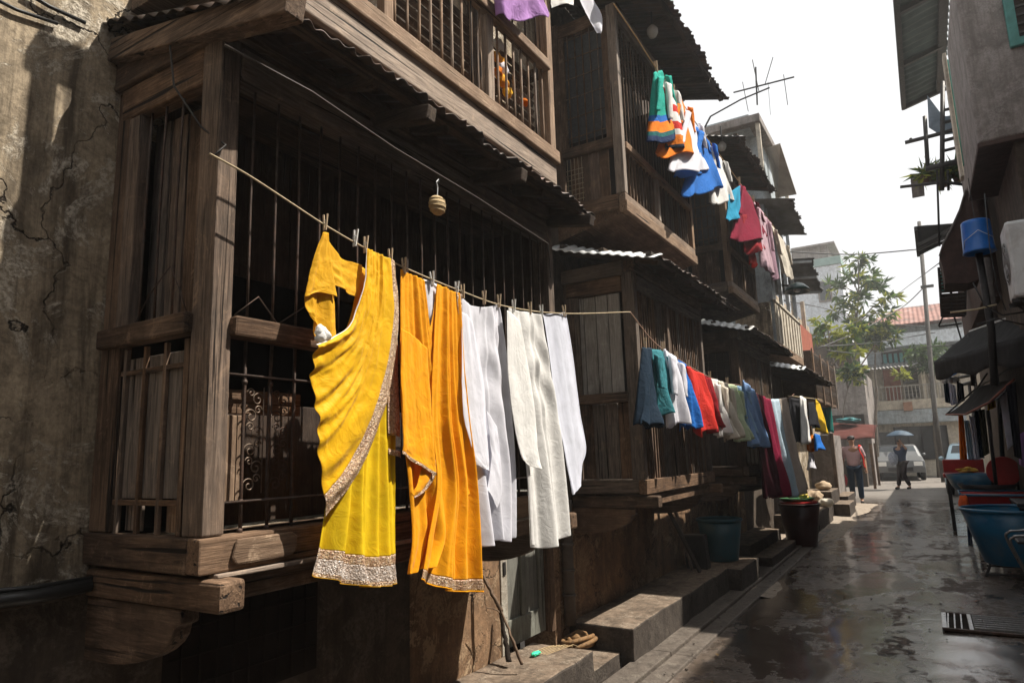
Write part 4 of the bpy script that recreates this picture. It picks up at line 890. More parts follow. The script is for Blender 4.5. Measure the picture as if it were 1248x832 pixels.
# ================================================================= overhead wires, pole, antenna, lamp
pl = thing('utility_pole', (aY(1139, 500, 30).x, 30, 0), 'tall grey utility pole in front of the red roofed corner house', 'utility pole')
pt = aY(1125, 306, 30)
bm = NB(); tube(bm, [(aY(1139, 500, 30).x, 30, 0), aY(1139, 500, 30), pt+Vector((0, 0, 1.2))], [.095, .085, .065], 12); obj('shaft', bm, plain('weathered_pole', (.07,.065,.06), .9, .3, 6), pl, smooth=True)
bm = NB(); beam(bm, aY(1122, 350, 29.85), aY(1138, 348, 29.85), .08, .1); obj('cross_arm', bm, IRON_D, pl)
for i, (pts, r, lb) in enumerate(((((950, 306, 11), (1040, 310, 14), (1118, 304, 14.6)), .012, 'level black cable stretched across the sky from the cream balcony to the black canopy'),
     (((955, 366, 13), (1010, 377, 24), (1060, 392, 30), (1130, 398, 36)), .014, 'dark cable dropping from the left houses past the slender tree'),
     (((1005, 405, 20), (1060, 384, 27), (1105, 350, 30), (1148, 318, 15)), .010, 'thin steep cable rising towards the louvred screen'),
     (((995, 425, 20), (1050, 402, 26), (1100, 374, 30), (1126, 350, 30)), .018, 'thicker cable rising to the utility pole cross arm'),
     (((1000, 422, 19), (1060, 418, 28), (1100, 412, 30), (1140, 405, 30)), .016, 'cable sagging across the leaves to the utility pole'),
     (((1008, 427, 19), (1060, 431, 28), (1110, 424, 30), (1165, 420, 15)), .014, 'lowest cable sagging in front of the balcony house'))):
    P_ = [aY(x, y, Y) for x, y, Y in pts]; bm = NB(); Q_ = []
    for k in range(len(P_)-1):
        for j in range(8):
            t = j/8; a0 = P_[max(k-1, 0)]; a1 = P_[k]; a2 = P_[k+1]; a3 = P_[min(k+2, len(P_)-1)]
            Q_.append(.5*((2*a1)+(a2-a0)*t+(2*a0-5*a1+4*a2-a3)*t*t+(3*a1-a0-3*a2+a3)*t**3))
    Q_.append(P_[-1]); tube(bm, Q_, r, 5); tag(obj('overhead_cable', bm, WIRE, smooth=True), lb, 'cable')
an = thing('tv_antenna', aY(880, 134, 8.6), 'rooftop television antenna sticking out against the sky', 'antenna')
for pts, r in (([(866, 142), (902, 122), (938, 107)], .012), ([(894, 113), (968, 94)], .012), ([(921, 82), (923, 128)], .012), ([(917, 73), (925, 112)], .006), ([(942, 70), (932, 104)], .006), ([(905, 100), (912, 136)], .005), ([(955, 91), (960, 128)], .005), ([(936, 100), (939, 140)], .003)):
    bm = NB(); tube(bm, [aY(x, y, 9.5) for x, y in pts], r, 5); obj('antenna_rod', bm, IRON_D, an)
bm = NB(); a_ = aY(866, 142, 9.5); tube(bm, [a_, a_+Vector((-.5, -.3, -1.0))], .015, 6); obj('mast', bm, IRON_D, an)
lm = thing('street_lamp', aX(965, 350, -1.75), 'dark green street lamp on a short arm below the cream balcony roof', 'street lamp')
a = aX(957, 349, -1.74); b_ = aX(975, 350, -1.28)
bm = NB(); tube(bm, [(F-.05, a.y, a.z+.02), (a.x, a.y, a.z+.02), b_.lerp(a, .25)+Vector((0, 0, .01))], .018, 8); obj('arm', bm, IRON_D, lm, smooth=True)
gm = plain('dark_green_enamel', (.012,.05,.045), .3, .2, 5)
bm = NB(); lathe(bm, (b_.x-.04, b_.y, b_.z-.06), [(.0, .13), (.05, .125), (.10, .10), (.15, .05), (.17, .0), (.155, 0), (.09, .09), (0, .10)], 24, 1.0, 1.3); obj('lamp_shade', bm, gm, lm, smooth=True)
bm = NB(); blob(bm, (b_.x-.04, b_.y, b_.z-.03), .05, .07, .04, amp=0); obj('bulb', bm, PEGW, lm, smooth=True)
# cables on the near wall
for i, (pts, r, lb) in enumerate((([(-.2, .62, 3.02), (W+.02, .85, 2.93), (W+.02, 1.05, 2.86)], .006, ''),)): pass
for i, (pp, r, lb) in enumerate(((((-20, -8), (20, 12), (70, 29)), .006, 'lower black cable crossing the mildewed wall top left'), (((30, -10), (60, 8), (104, 28)), .007, 'upper black cable running to the tin roof corner'), (((-30, 735), (40, 727), (110, 713)), .020, 'fat black conduit along the foot of the mildewed wall'), (((-30, 722), (40, 716), (112, 704)), .008, 'thin black cable lying just above the fat conduit'))):
    bm = NB(); tube(bm, [aX(x, y, W+.008+(.03 if i >= 2 else 0)+r) for x, y in pp], r, 8); tag(obj('wall_cable', bm, WIRE, smooth=True), lb, 'cable')
bm = NB(); P_ = [aX(274, 55, -1.56), aX(380, 112, -1.54), aX(480, 180, -1.53), aX(580, 240, -1.54), aX(668, 297, -1.6), Vector((F, 3.36, 2.46))]
tube(bm, P_, .0035, 6); tag(obj('roof_wire', bm, plain('dull_wire', (.05,.038,.03), .6), smooth=True), 'taut wire under the tin eave holding the small round basket', 'wire')
bm = NB(); P_ = [aX(205, 35, -2.0), aX(212, 105, -1.92), aX(245, 155, -1.84), aX(275, 177, -1.735), aX(262, 189, -1.72)]; tube(bm, P_, .0035, 6)
tag(obj('bent_hook_wire', bm, IRON_D, smooth=True), 'loose bent wire hanging over the near corner post and hooking the rope', 'wire')

for i, (px, py, X_, lb) in enumerate(((795, 38, -1.62, 'small clear glass lamp hanging under the highest wooden eave'), (880, 178, -1.66, 'small clear glass lamp under the second high eave by the white shirt'))):
    c = aX(px, py, X_); t = thing('eave_lamp', c, lb, 'lamp')
    gm_ = plain('clear_lamp_glass', (.62,.62,.60), .12, .1, 6, 0, 0, .9) if i == 0 else bpy.data.materials['clear_lamp_glass']
    bm = NB(); lathe(bm, c, [(0, -.06), (.03, -.055), (.048, -.02), (.05, .01), (.03, .04), (.02, .05)], 16); obj('glass_shade', bm, gm_, t, smooth=True)
    bm = NB(); tube(bm, [c+Vector((0, 0, .045)), c+Vector((0, 0, .09)), c+Vector((0, .01, .25))], .010, 6); obj('lamp_cord', bm, WIRE, t)
for i, (pp, Y_, r, lb) in enumerate(((((1192, 395), (1215, 388), (1250, 396)), 7.5, .006, 'thin black cable sagging right below the air conditioner'), (((1200, 236), (1206, 300), (1216, 352), (1226, 378)), 7.55, .005, 'thin cable hanging down the wall left of the air conditioner'), (((1186, 345), (1200, 372), (1222, 384), (1250, 380)), 7.9, .008, 'thicker looped cable behind the pipes below the air conditioner'))):
    P_ = [aY(x, y, Y_) for x, y in pp]; bm = NB(); tube(bm, P_, r, 6); tag(obj('wall_cable', bm, WIRE, smooth=True), lb, 'cable')
# ================================================================= GROUND
g = G('wet_lane'); w = g.coord(); el = g.coord((1, .42, 1))
a1 = g.noise(el, 1.15, 9, .62, .5); a2 = g.noise(w, 5.5, 9, .70, .4); a3 = g.noise(w, 34, 7, .72); a6 = g.noise(w, 11, 6, .6, .8)
pud = g.ramp(g.math('ADD', g.math('MULTIPLY', a1, .75), g.math('MULTIPLY', a2, .25)), [(.49, 0.0), (.515, 1.0)])
mud = g.ramp(g.math('ADD', g.math('MULTIPLY', g.noise(g.coord((1.1, .6, 1)), 1.5, 10, .68, .7), .75), g.math('MULTIPLY', a6, .25)), [(.515, 0.0), (.545, 1.0)])
mud = g.math('MULTIPLY', mud, g.math('SUBTRACT', 1.0, pud))
col = g.ramp(a2, [(.3, (.055,.041,.031)), (.5, (.125,.098,.078)), (.7, (.24,.20,.17))])
col = g.mix(mud, col, g.ramp(a3, [(.35, (.030,.019,.012)), (.6, (.085,.055,.036))]))
col = g.mix(g.ramp(a3, [(.38, .85), (.5, 0.0)]), col, (.018,.014,.011))
col = g.mix(g.math('MULTIPLY', pud, .6), col, (.028,.023,.020))
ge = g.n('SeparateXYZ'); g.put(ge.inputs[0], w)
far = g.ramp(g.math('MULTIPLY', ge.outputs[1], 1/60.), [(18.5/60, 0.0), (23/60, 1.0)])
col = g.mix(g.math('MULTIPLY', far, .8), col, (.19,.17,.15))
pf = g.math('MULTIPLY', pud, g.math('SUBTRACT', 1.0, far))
vo = g.n('TexVoronoi', feature='DISTANCE_TO_EDGE'); g.put(vo.inputs['Vector'], g.n('VectorMath', operation='ADD').outputs[0]); 
va = vo.inputs['Vector'].links[0].from_node; g.put(va.inputs[0], w); ng = g.n('TexNoise'); g.put(ng.inputs['Vector'], w); ng.inputs['Scale'].default_value = 2.2; g.put(va.inputs[1], ng.outputs['Color']); vo.inputs['Scale'].default_value = .42
crk = g.ramp(vo.outputs['Distance'], [(.004, 1.0), (.012, 0.0)])
col = g.mix(g.math('MULTIPLY', crk, .8), col, (.012,.01,.008))
h = g.math('ADD', g.math('MULTIPLY', a2, .8), g.math('ADD', g.math('MULTIPLY', a3, .55), g.math('MULTIPLY', a6, .5))); h = g.math('SUBTRACT', h, g.math('MULTIPLY', crk, .6)); h = g.math('SUBTRACT', h, g.math('MULTIPLY', pud, .3))
bs = g.n('Bump'); g.put(bs.inputs['Height'], h); bs.inputs['Distance'].default_value = .018; g.put(bs.inputs['Strength'], g.math('ADD', g.math('SUBTRACT', .42, g.math('MULTIPLY', pf, .28)), g.math('MULTIPLY', mud, .5)))
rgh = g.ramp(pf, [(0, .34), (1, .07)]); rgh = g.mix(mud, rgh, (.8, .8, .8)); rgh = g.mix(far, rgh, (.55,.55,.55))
ROAD = g.end(col, rgh, bs.outputs[0], spec=.75, Coat_Weight=g.math('MULTIPLY', .6, g.math('SUBTRACT', 1.0, g.math('MAXIMUM', mud, far))), Coat_Roughness=.12)
bm = NB(); bmesh.ops.create_grid(bm, x_segments=2, y_segments=2, size=400); bmesh.ops.translate(bm, vec=(0, 200, -.012), verts=bm.verts)
obj('ground', bm, plain('dusty_ground', (.20,.17,.14), .9, .3, 1), kind='structure')
bm = NB()
def rd(u, v):
    x = -1.60+u*5.2; y = -3+v*22.5
    return Vector((x, y, .010*NV(Vector((x*1.3, y*.8, 0)))+.004*NV(Vector((x*5, y*4, 3)))-.0))
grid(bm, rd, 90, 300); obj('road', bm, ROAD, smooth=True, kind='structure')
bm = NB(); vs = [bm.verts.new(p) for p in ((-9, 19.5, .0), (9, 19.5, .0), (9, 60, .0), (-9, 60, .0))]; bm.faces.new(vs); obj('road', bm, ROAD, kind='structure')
KERB = plaster('wet_kerb_concrete', (.125,.105,.088), (.22,.19,.155), (.04,.033,.028), 2.4, .2, .5, .5)
bm = NB()
for (y0_, y1_) in ((-3, 2.2), (2.204, 4.9), (4.904, 7.6), (7.604, 10.1), (10.104, 13.2)): 
    box(bm, -1.90, -1.715, y0_, y1_, -.05, .045, .003); box(bm, -1.713, -1.575, y0_+.05, y1_+.05, -.05, .020, .003)
obj('kerb', bm, KERB, bevel=.008, kind='structure')
bm = NB()
def pv(u, v):
    y = 7.2+v*12; wd = .22+.10*sin(y*1.1)+.05*sin(y*2.7)+max(0, min(.3, (y-11)*.08)); x = -2.35+u*(wd+.55)
    return Vector((x, y, .03-.03*u**3+.004*NV(Vector((x*6, y*4, 0)))))
grid(bm, pv, 14, 120); obj('pavement', bm, plaster('dry_sunlit_pavement', (.30,.25,.20), (.42,.36,.29), (.12,.10,.08), 1.6, .1, .9, .5), smooth=True, kind='structure')  # dry pavement, its sunlit patch put into the pale colour

# steps and platforms
def slab(name, label, cat, boxes, bev=.012, group=None, mats=None):
    x = min(b[0] for b in boxes); t = thing(name, ((boxes[0][0]+boxes[0][1])/2, (boxes[0][2]+boxes[0][3])/2, 0), label, cat, group)
    for b in boxes:
        bm = NB(); box(bm, *b[:6]); bmesh.ops.subdivide_edges(bm, edges=bm.edges, cuts=13, use_grid_fill=True)
        for v in bm.verts:
            if v.co.z > .02: v.co += Vector((.012*NV(v.co*4+Vector((3, 0, 0))), .008*NV(v.co*3), .007*NV(v.co*5+Vector((0, 9, 0)))))
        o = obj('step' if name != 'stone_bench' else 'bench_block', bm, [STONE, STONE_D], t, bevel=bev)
        for p in o.data.polygons: p.material_index = 0 if p.normal.z > .6 else 1  # sides get the darker copy, their shade put into the colour
    return t
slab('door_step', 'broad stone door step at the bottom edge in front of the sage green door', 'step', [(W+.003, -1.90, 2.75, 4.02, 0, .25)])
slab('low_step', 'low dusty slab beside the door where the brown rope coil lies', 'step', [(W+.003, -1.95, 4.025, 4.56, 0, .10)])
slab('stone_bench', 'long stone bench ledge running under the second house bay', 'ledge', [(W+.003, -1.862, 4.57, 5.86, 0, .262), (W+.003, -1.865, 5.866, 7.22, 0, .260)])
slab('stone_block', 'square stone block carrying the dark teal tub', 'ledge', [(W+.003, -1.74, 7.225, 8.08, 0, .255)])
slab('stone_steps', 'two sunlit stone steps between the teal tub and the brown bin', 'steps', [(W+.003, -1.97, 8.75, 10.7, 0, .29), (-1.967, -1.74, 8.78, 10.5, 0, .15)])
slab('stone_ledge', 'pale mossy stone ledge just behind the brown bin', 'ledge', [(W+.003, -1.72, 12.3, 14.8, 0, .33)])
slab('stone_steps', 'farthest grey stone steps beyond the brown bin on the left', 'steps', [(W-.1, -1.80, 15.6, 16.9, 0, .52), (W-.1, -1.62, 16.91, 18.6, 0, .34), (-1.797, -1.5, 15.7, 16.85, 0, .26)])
# drain grate
gt = thing('drain_grate', (.22, 6.75, 0), 'slotted steel drain grate in the wet lane at lower right', 'grate')
bxo('pit', gt, DARK, (-.05, .62, 6.46, 7.04, .004, .012), 0)
gm = plain('wet_steel', (.55,.55,.56), .3, .3, 20, .8, .2)
for a_, b_, c_, d_ in ((-.06, .63, 6.44, 6.475), (-.06, .63, 7.025, 7.06), (-.06, -.025, 6.476, 7.024), (.595, .63, 6.476, 7.024), (.12, .15, 6.476, 7.024)): bxo('grate_frame', gt, gm if c_ < 6.5 and b_ < .2 else IRON, (a_, b_, c_, d_, .0125, .032), .003)
for i in range(7):
    bm = NB(); y = 6.53+i*.075; beam(bm, (.155, y, .028), (.59, y+.01, .028), .013, .018); obj('grate_bar', bm, gm, gt)
for i in range(3):
    bm = NB(); beam(bm, (-.02+i*.045, 6.48, .022), (-.01+i*.045, 7.02, .022), .01, .014); obj('grate_bar', bm, gm, gt)
bm = NB()
for i in range(70):
    x = random.uniform(-1.55, 1.0); y = random.uniform(3.5, 18); r = random.uniform(.004, .014); blob(bm, (x, y, .008), r, r, r*.5, i, .4, 1)
for i in range(50):
    x = random.uniform(-1.75, -1.5); y = random.uniform(3.5, 10); r = random.uniform(.004, .012); blob(bm, (x, y, .03), r, r, r*.5, i, .4, 1)
obj('gravel', bm, STONE_D, kind='stuff', label='small stones scattered on the wet lane')

LIT = [plain('dry_leaf_litter', (.16,.10,.04), .8, .4, 20), plain('paper_scrap', (.45,.42,.36), .8, .2, 20)]
bm = NB()
for i in range(46):
    x = random.choice((random.uniform(-1.55, .3), random.gauss(-1.45, .12))); y = random.uniform(4.2, 15); a = random.random()*6; L_ = random.uniform(.018, .045); w_ = L_*.45
    c = Vector((x, y, .016)); d = Vector((cos(a), sin(a), 0)); n_ = Vector((-sin(a), cos(a), 0))
    vs = [bm.verts.new(c+d*L_), bm.verts.new(c+n_*w_+Vector((0, 0, .006))), bm.verts.new(c-d*L_), bm.verts.new(c-n_*w_+Vector((0, 0, .008)))]; f = bm.faces.new(vs); f.material_index = 0 if i % 4 else 1
obj('litter', bm, LIT, kind='stuff', label='dry leaves and paper scraps littering the lane', recalc=False)

# ================================================================= LAUNDRY
def cr1(P, t):
    n = len(P)-1; t = min(max(t, 0), 1)*n; k = min(int(t), n-1); t -= k
    a0, a1, a2, a3 = P[max(k-1, 0)], P[k], P[k+1], P[min(k+2, n)]
    return .5*((2*a1)+(a2-a0)*t+(2*a0-5*a1+4*a2-a3)*t*t+(3*a1-a0-3*a2+a3)*t**3)
def drape(rows, X, nu=80, nv=100, k=6, a0=.004, a1=.016, seed=0, wr=.003, wobble=.6, xb=None, cowl=0, tilt=0.0, sharp=.35, kv=0):
    """cloth surface: control rows of photograph places on the plane x = X; unequal folds push it in and out"""
    R_ = [[Vector(aX(px, py, (X if not xb else X+xb[j]))) for px, py in row] for j, row in enumerate(rows)]
    rn = random.Random(int(seed*13+k*7)); F_ = []
    n = max(2, int(k*1.7))
    for i in range(n):
        F_.append(((i+rn.uniform(.1, .9))/n, rn.uniform(-.16, .16)*wobble, rn.uniform(.28, .75)/n, rn.choice((1, 1, 1, -.8))*rn.uniform(.35, 1.25), rn.uniform(-.5, .9), rn.uniform(.02, .07)*wobble, rn.uniform(0, 6)))
    def fn(u, v):
        p = cr1([cr1(r, u) for r in R_], v)
        am = a0+(a1-a0)*v**.8; d = 0
        for (c, dr, w_, a, g_, sw, ph) in F_:
            x = (u-c-dr*v*.5-sw*sin(2.5*v+ph))/(w_*(1+.5*v)); e = math.exp(-x*x) if x < 0 else math.exp(-x*x*(1+1.8*sharp))
            d += a*e*max(.1, 1+g_*(v-.4))
        d = am*(d*1.15-.5+.5*NV(Vector((u*2.2, v*1.1, seed+9))))
        if cowl: d += cowl*sin(2*pi*(5.0*v-6.5*(u-.5)**2+.25*sin(3*u+seed)))*math.exp(-((v-.30)/.20)**2)*(1-abs(2*u-1)**3)
        d += wr*NV(Vector((u*k*1.5, v*6, seed+2)))+.4*wr*NV(Vector((u*18, v*18, seed)))
        return p+Vector((d+tilt*v, d*.25, 0))
    return fn
def cloth_obj(name, patches, mat, parent=None, thick=.0015, **kw):
    """patches: list of (fn, nu, nv, keep) joined in one mesh"""
    bm = NB()
    for fn, nu, nv, keep in patches:
        V = {}
        for j in range(nv):
            for i in range(nu):
                if keep and not keep((i+.5)/nu, (j+.5)/nv): continue
                q = []
                for (ii, jj) in ((i, j), (i+1, j), (i+1, j+1), (i, j+1)):
                    if (ii, jj) not in V: V[(ii, jj)] = bm.verts.new(fn(ii/nu, jj/nv))
                    q.append(V[(ii, jj)])
                bm.faces.new(q)
    return obj(name, bm, mat, parent, smooth=True, solid=thick, recalc=False, **kw)
# --- ropes
def rope(name, pts, r, label, mat=ROPE, cat='rope'):
    P_ = [Vector(p) for p in pts]; n = len(P_)*14; bm = NB(); tube(bm, [cr1(P_, i/n) for i in range(n+1)], r, 7)
    return tag(obj(name, bm, mat, smooth=True), label, cat)
XL = -1.655
rope('clothesline', [aX(255, 187, -1.70)]+[aX(x, y, XL) for x, y in ((300, 212), (348, 243), (397, 275), (446, 303), (495, 327), (560, 354), (620, 374), (690, 382), (768, 380))], .0032, 'pale rope across the near bay holding the yellow and white laundry')
X2 = -1.60
rope('clothesline', [aX(768, 380, -1.66)]+[aX(x, y, X2) for x, y in ((790, 409), (806, 424), (825, 436), (840, 446), (864, 459), (885, 467), (905, 470), (920, 478), (938, 486), (957, 486), (968, 480))], .0035, 'second rope along the lane with the red and maroon laundry', plain('red_grey_rope', (.36,.22,.16), .9, .2, 60))
rope('clothesline', [aX(x, y, X2) for x, y in ((748, 5), (775, 45), (800, 84), (822, 112), (846, 147), (863, 170), (880, 193), (901, 222), (918, 244), (940, 272), (958, 298))], .005, 'highest rope slanting against the sky with orange and blue laundry', plain('orange_jute_rope', (.50,.30,.14), .9, .2, 60))
# --- blouse
sx = XL+.012
fnA = drape([[(394, 283), (397, 283), (400, 284)], [(384, 312), (394, 316), (403, 316)], [(377, 340), (392, 345), (406, 342)], [(371, 362), (388, 356), (408, 362)]], sx, 30, 40, 2.5, .003, .010, 1)
fnA2 = drape([[(384, 350), (396, 352), (408, 350)], [(386, 375), (398, 378), (409, 374)], [(384, 398), (398, 402), (410, 398)], [(387, 414), (400, 420), (411, 418)]], sx-.006, 30, 40, 2, .006, .008, 3)
fnA3 = drape([[(398, 290), (415, 314), (432, 320), (441, 323)], [(400, 318), (414, 328), (430, 332), (440, 336)], [(402, 336), (414, 342), (428, 350), (438, 354)], [(404, 348), (415, 354), (426, 360), (436, 362)]], sx-.004, 40, 30, 3, .004, .010, 5)
fnA4 = drape([[(371, 362), (378, 352), (386, 350)], [(372, 374), (380, 378), (386, 385)], [(377, 384), (383, 394), (387, 404)]], sx-.01, 14, 20, 1.5, .003, .006, 6)
tag(cloth_obj('blouse', [(fnA, 30, 40, None), (fnA2, 30, 40, None), (fnA3, 40, 30, None), (fnA4, 14, 20, None)], C_YEL2), 'deep yellow silk blouse pegged above the big yellow sari', 'blouse')
# --- yellow sari
sari = thing('sari', aX(430, 708, XL), 'bright yellow silk sari with gold brocade hem, leftmost big garment on the near rope', 'sari')
sk = drape([[(437, 420), (452, 425), (466, 425), (480, 420)], [(418, 500), (438, 505), (460, 505), (481, 500)], [(402, 590), (428, 595), (456, 595), (483, 590)], [(388, 668), (420, 676), (452, 680), (485, 676)], [(381, 700), (416, 711), (450, 715), (487, 711)]], XL-.020, 140, 160, 8, .006, .026, 11, sharp=.5)
cloth_obj('skirt', [(sk, 140, 160, lambda u, v: v < .745)], C_LEM, sari)
cloth_obj('hem_band', [(sk, 140, 160, lambda u, v: .745 <= v < .80)], BROC, sari, label='thin gold band above the silver hem'); cloth_obj('hem_border', [(sk, 140, 160, lambda u, v: .80 <= v < .93)], BROC_S, sari, label='wide silver brocade hem'); cloth_obj('hem_band', [(sk, 140, 160, lambda u, v: .93 <= v < .985)], BROC, sari, label='thin gold band below the silver hem')
cloth_obj('hem_edge', [(sk, 140, 160, lambda u, v: v >= .985)], C_YEL2, sari)
# swathe: folds run from the rope down to the left edge
top = [(447, 303), (457, 308), (468, 313), (480, 317)]
sw_rows = []
edge_l = [(441, 345), (424, 394), (402, 413), (381, 419)]
cols = [[(447, 303), (443, 345), (428, 392), (404, 411), (382, 420)], [(455, 306), (453, 355), (440, 410), (412, 442), (382, 458)], [(462, 309), (460, 368), (444, 438), (415, 483), (386, 503)], [(468, 312), (467, 383), (449, 462), (418, 530), (388, 562)], [(482, 318), (487, 395), (474, 482), (443, 568), (399, 630)]]
rows_ = [[cols[c][r] for c in range(5)] for r in range(5)]
swf = drape(rows_, XL+.034, 150, 120, 9, .003, .0095, 21, wr=.006, sharp=.3, wobble=1.0, xb=[0, .01, .012, .012, .0])
cloth_obj('pallu', [(swf, 150, 120, lambda u, v: .015 < u < .885)], C_YEL, sari)
cloth_obj('pallu_border', [(swf, 150, 120, lambda u, v: u >= .885)], BROC, sari)
cloth_obj('neck_edge', [(swf, 150, 120, lambda u, v: u <= .015)], C_WHT2, sari)
bk = drape([[(470, 316), (479, 318)], [(474, 400), (484, 400)], [(474, 480), (487, 480)], [(475, 553), (489, 558)]], XL-.006, 24, 60, 1.5, .002, .008, 5)
cloth_obj('tail_border', [(bk, 24, 60, lambda u, v: v < .86 or v > .95)], BROC, sari)
inn = drape([[(440, 325), (450, 330)], [(424, 396), (448, 400)], [(400, 412), (430, 470)]], XL-.012, 20, 30, 2, .003, .006, 8)
cloth_obj('inner_fold', [(inn, 20, 30, None)], C_YEL2, sari)
bm = NB(); c0 = aX(391, 408, XL+.03)
for i in range(4): blob(bm, c0+Vector((.004*i, .012*cos(i*2), .012*sin(i*2))), .018, .022-.003*i, .022-.002*i, i, .35, 3)
tag(obj('white_towel_knot', bm, C_WHT2, smooth=True), 'small knotted white towel tucked at the blouse hem', 'towel')
# --- orange dupatta
dup = thing('dupatta', aX(530, 710, XL), 'long orange yellow scarf with thin gold hem hanging right of the yellow sari', 'scarf')
L1 = drape([[(488, 328), (502, 334), (517, 341)], [(487, 400), (506, 405), (527, 425)], [(488, 500), (515, 505), (538, 500)], [(496, 590), (520, 600), (545, 590)], [(500, 650), (522, 655), (548, 650)], [(496, 699), (512, 698), (532, 682)]], XL, 70, 140, 5, .005, .022, 31, sharp=.5)
R1 = drape([[(533, 346), (546, 352), (560, 358)], [(528, 430), (546, 432), (563, 432)], [(526, 510), (548, 514), (569, 508)], [(532, 590), (556, 594), (577, 588)], [(522, 660), (550, 668), (579, 664)], [(514, 706), (548, 720), (581, 721)]], XL+.008, 90, 150, 7, .005, .024, 35, sharp=.5)
FL = drape([[(489, 400), (505, 410), (521, 425)], [(489, 470), (508, 480), (526, 500)], [(491, 530), (512, 545), (530, 560)], [(490, 553), (510, 566), (531, 579)]], XL+.026, 50, 80, 3, .003, .010, 41)
FB = drape([[(531, 560), (522, 556)], [(531, 579), (515, 570)], [(520, 597), (510, 590)], [(507, 607), (503, 600)]], XL+.018, 14, 30, 1, .002, .004, 42)
RS = drape([[(561, 440), (568, 445)], [(567, 500), (577, 510)], [(571, 560), (582, 580)], [(566, 605), (579, 596)]], XL+.0, 20, 60, 1.5, .002, .008, 43)
cloth_obj('scarf_cloth', [(L1, 70, 140, None), (R1, 90, 150, lambda u, v: v < .925 or v >= .99), (FL, 50, 80, lambda u, v: v < .9), (FB, 14, 30, lambda u, v: u > .25), (RS, 20, 60, None)], C_ORG, dup)
cloth_obj('hem_border', [(R1, 90, 150, lambda u, v: .925 <= v < .99)], BROC, dup); cloth_obj('flap_border', [(FL, 50, 80, lambda u, v: .9 <= v)], BROC, dup); cloth_obj('flap_border', [(FB, 14, 30, lambda u, v: u <= .25)], BROC, dup)
UD = drape([[(516, 345), (524, 400), (533, 348)], [(520, 390), (529, 440), (534, 392)], [(524, 430), (530, 470), (533, 440)]], XL+.004, 30, 30, 1.5, .003, .006, 45)
cloth_obj('scarf_fold', [(UD, 30, 30, None)], C_ORG, dup)
GS = drape([[(556, 356), (562, 359)], [(560, 400), (564, 402)]], XL+.012, 6, 30, 1, .001, .002, 2); cloth_obj('scarf_border', [(GS, 6, 30, None)], BROC, dup)
WB = drape([[(516, 340), (534, 347)], [(521, 380), (531, 382)], [(526, 400), (529, 402)]], XL-.012, 14, 14, 1, .002, .004, 3)
tag(cloth_obj('white_cloth', [(WB, 14, 14, None)], C_WHT), 'small white cloth glimpsed in the gap of the orange scarf', 'cloth')
# --- three white garments
k1 = drape([[(562, 361), (572, 371), (590, 374), (603, 372), (608, 369)], [(561, 430), (578, 435), (594, 436), (608, 432), (618, 430)], [(563, 500), (580, 505), (598, 508), (614, 505), (625, 500)], [(572, 570), (588, 577), (606, 580), (620, 576), (631, 572)], [(582, 667), (596, 664), (608, 658), (620, 660), (632, 655)]], XL-.004, 110, 140, 7, .006, .022, 51, cowl=.005, sharp=.45)
s1 = drape([[(563, 380), (570, 385), (577, 395)], [(562, 450), (576, 456), (590, 462)], [(563, 500), (580, 506), (593, 510)], [(572, 540), (586, 556), (597, 560)], [(580, 566), (590, 572), (597, 574)]], XL+.022, 40, 80, 2, .003, .010, 53)
s1b = drape([[(593, 500), (606, 520)], [(597, 530), (610, 560)], [(599, 560), (612, 600)], [(594, 598), (606, 620)]], XL+.012, 20, 40, 1.2, .003, .006, 57)
tag(cloth_obj('kurta', [(k1, 110, 140, None), (s1, 40, 80, None), (s1b, 20, 40, None)], C_WHT), 'cool white kurta with hanging sleeve right beside the orange scarf', 'kurta')
k2 = drape([[(620, 375), (634, 379), (648, 381), (661, 384)], [(622, 430), (638, 434), (654, 436), (669, 434)], [(630, 500), (648, 506), (664, 508), (680, 502)], [(641, 570), (656, 576), (672, 576), (688, 566)], [(646, 664), (664, 668), (680, 660), (695, 648)]], XL+.004, 110, 140, 6, .005, .018, 61, cowl=.008, wr=.003, sharp=.4)
s2 = drape([[(618, 378), (626, 384), (634, 394)], [(619, 450), (632, 456), (646, 462)], [(625, 510), (640, 514), (652, 512)], [(632, 548), (642, 552), (654, 548)], [(636, 560), (646, 568), (658, 572)]], XL+.026, 36, 80, 2, .003, .010, 63)
tag(cloth_obj('shirt', [(k2, 110, 140, None), (s2, 36, 80, None)], C_WHT2), 'crumpled warm white long shirt with knotted cuff, middle white garment', 'shirt')
k3 = drape([[(661, 383), (676, 382), (690, 380)], [(668, 430), (684, 430), (699, 430)], [(676, 500), (694, 500), (709, 500)], [(684, 540), (700, 540), (717, 545)], [(690, 575), (702, 572), (713, 566)], [(695, 603), (702, 596), (709, 586)]], XL-.008, 70, 110, 3, .003, .018, 71, wr=.002, sharp=.1)
tag(cloth_obj('sheet', [(k3, 70, 110, None)], C_WHT3), 'smooth pale bluish white sheet at the right end of the near rope', 'sheet')
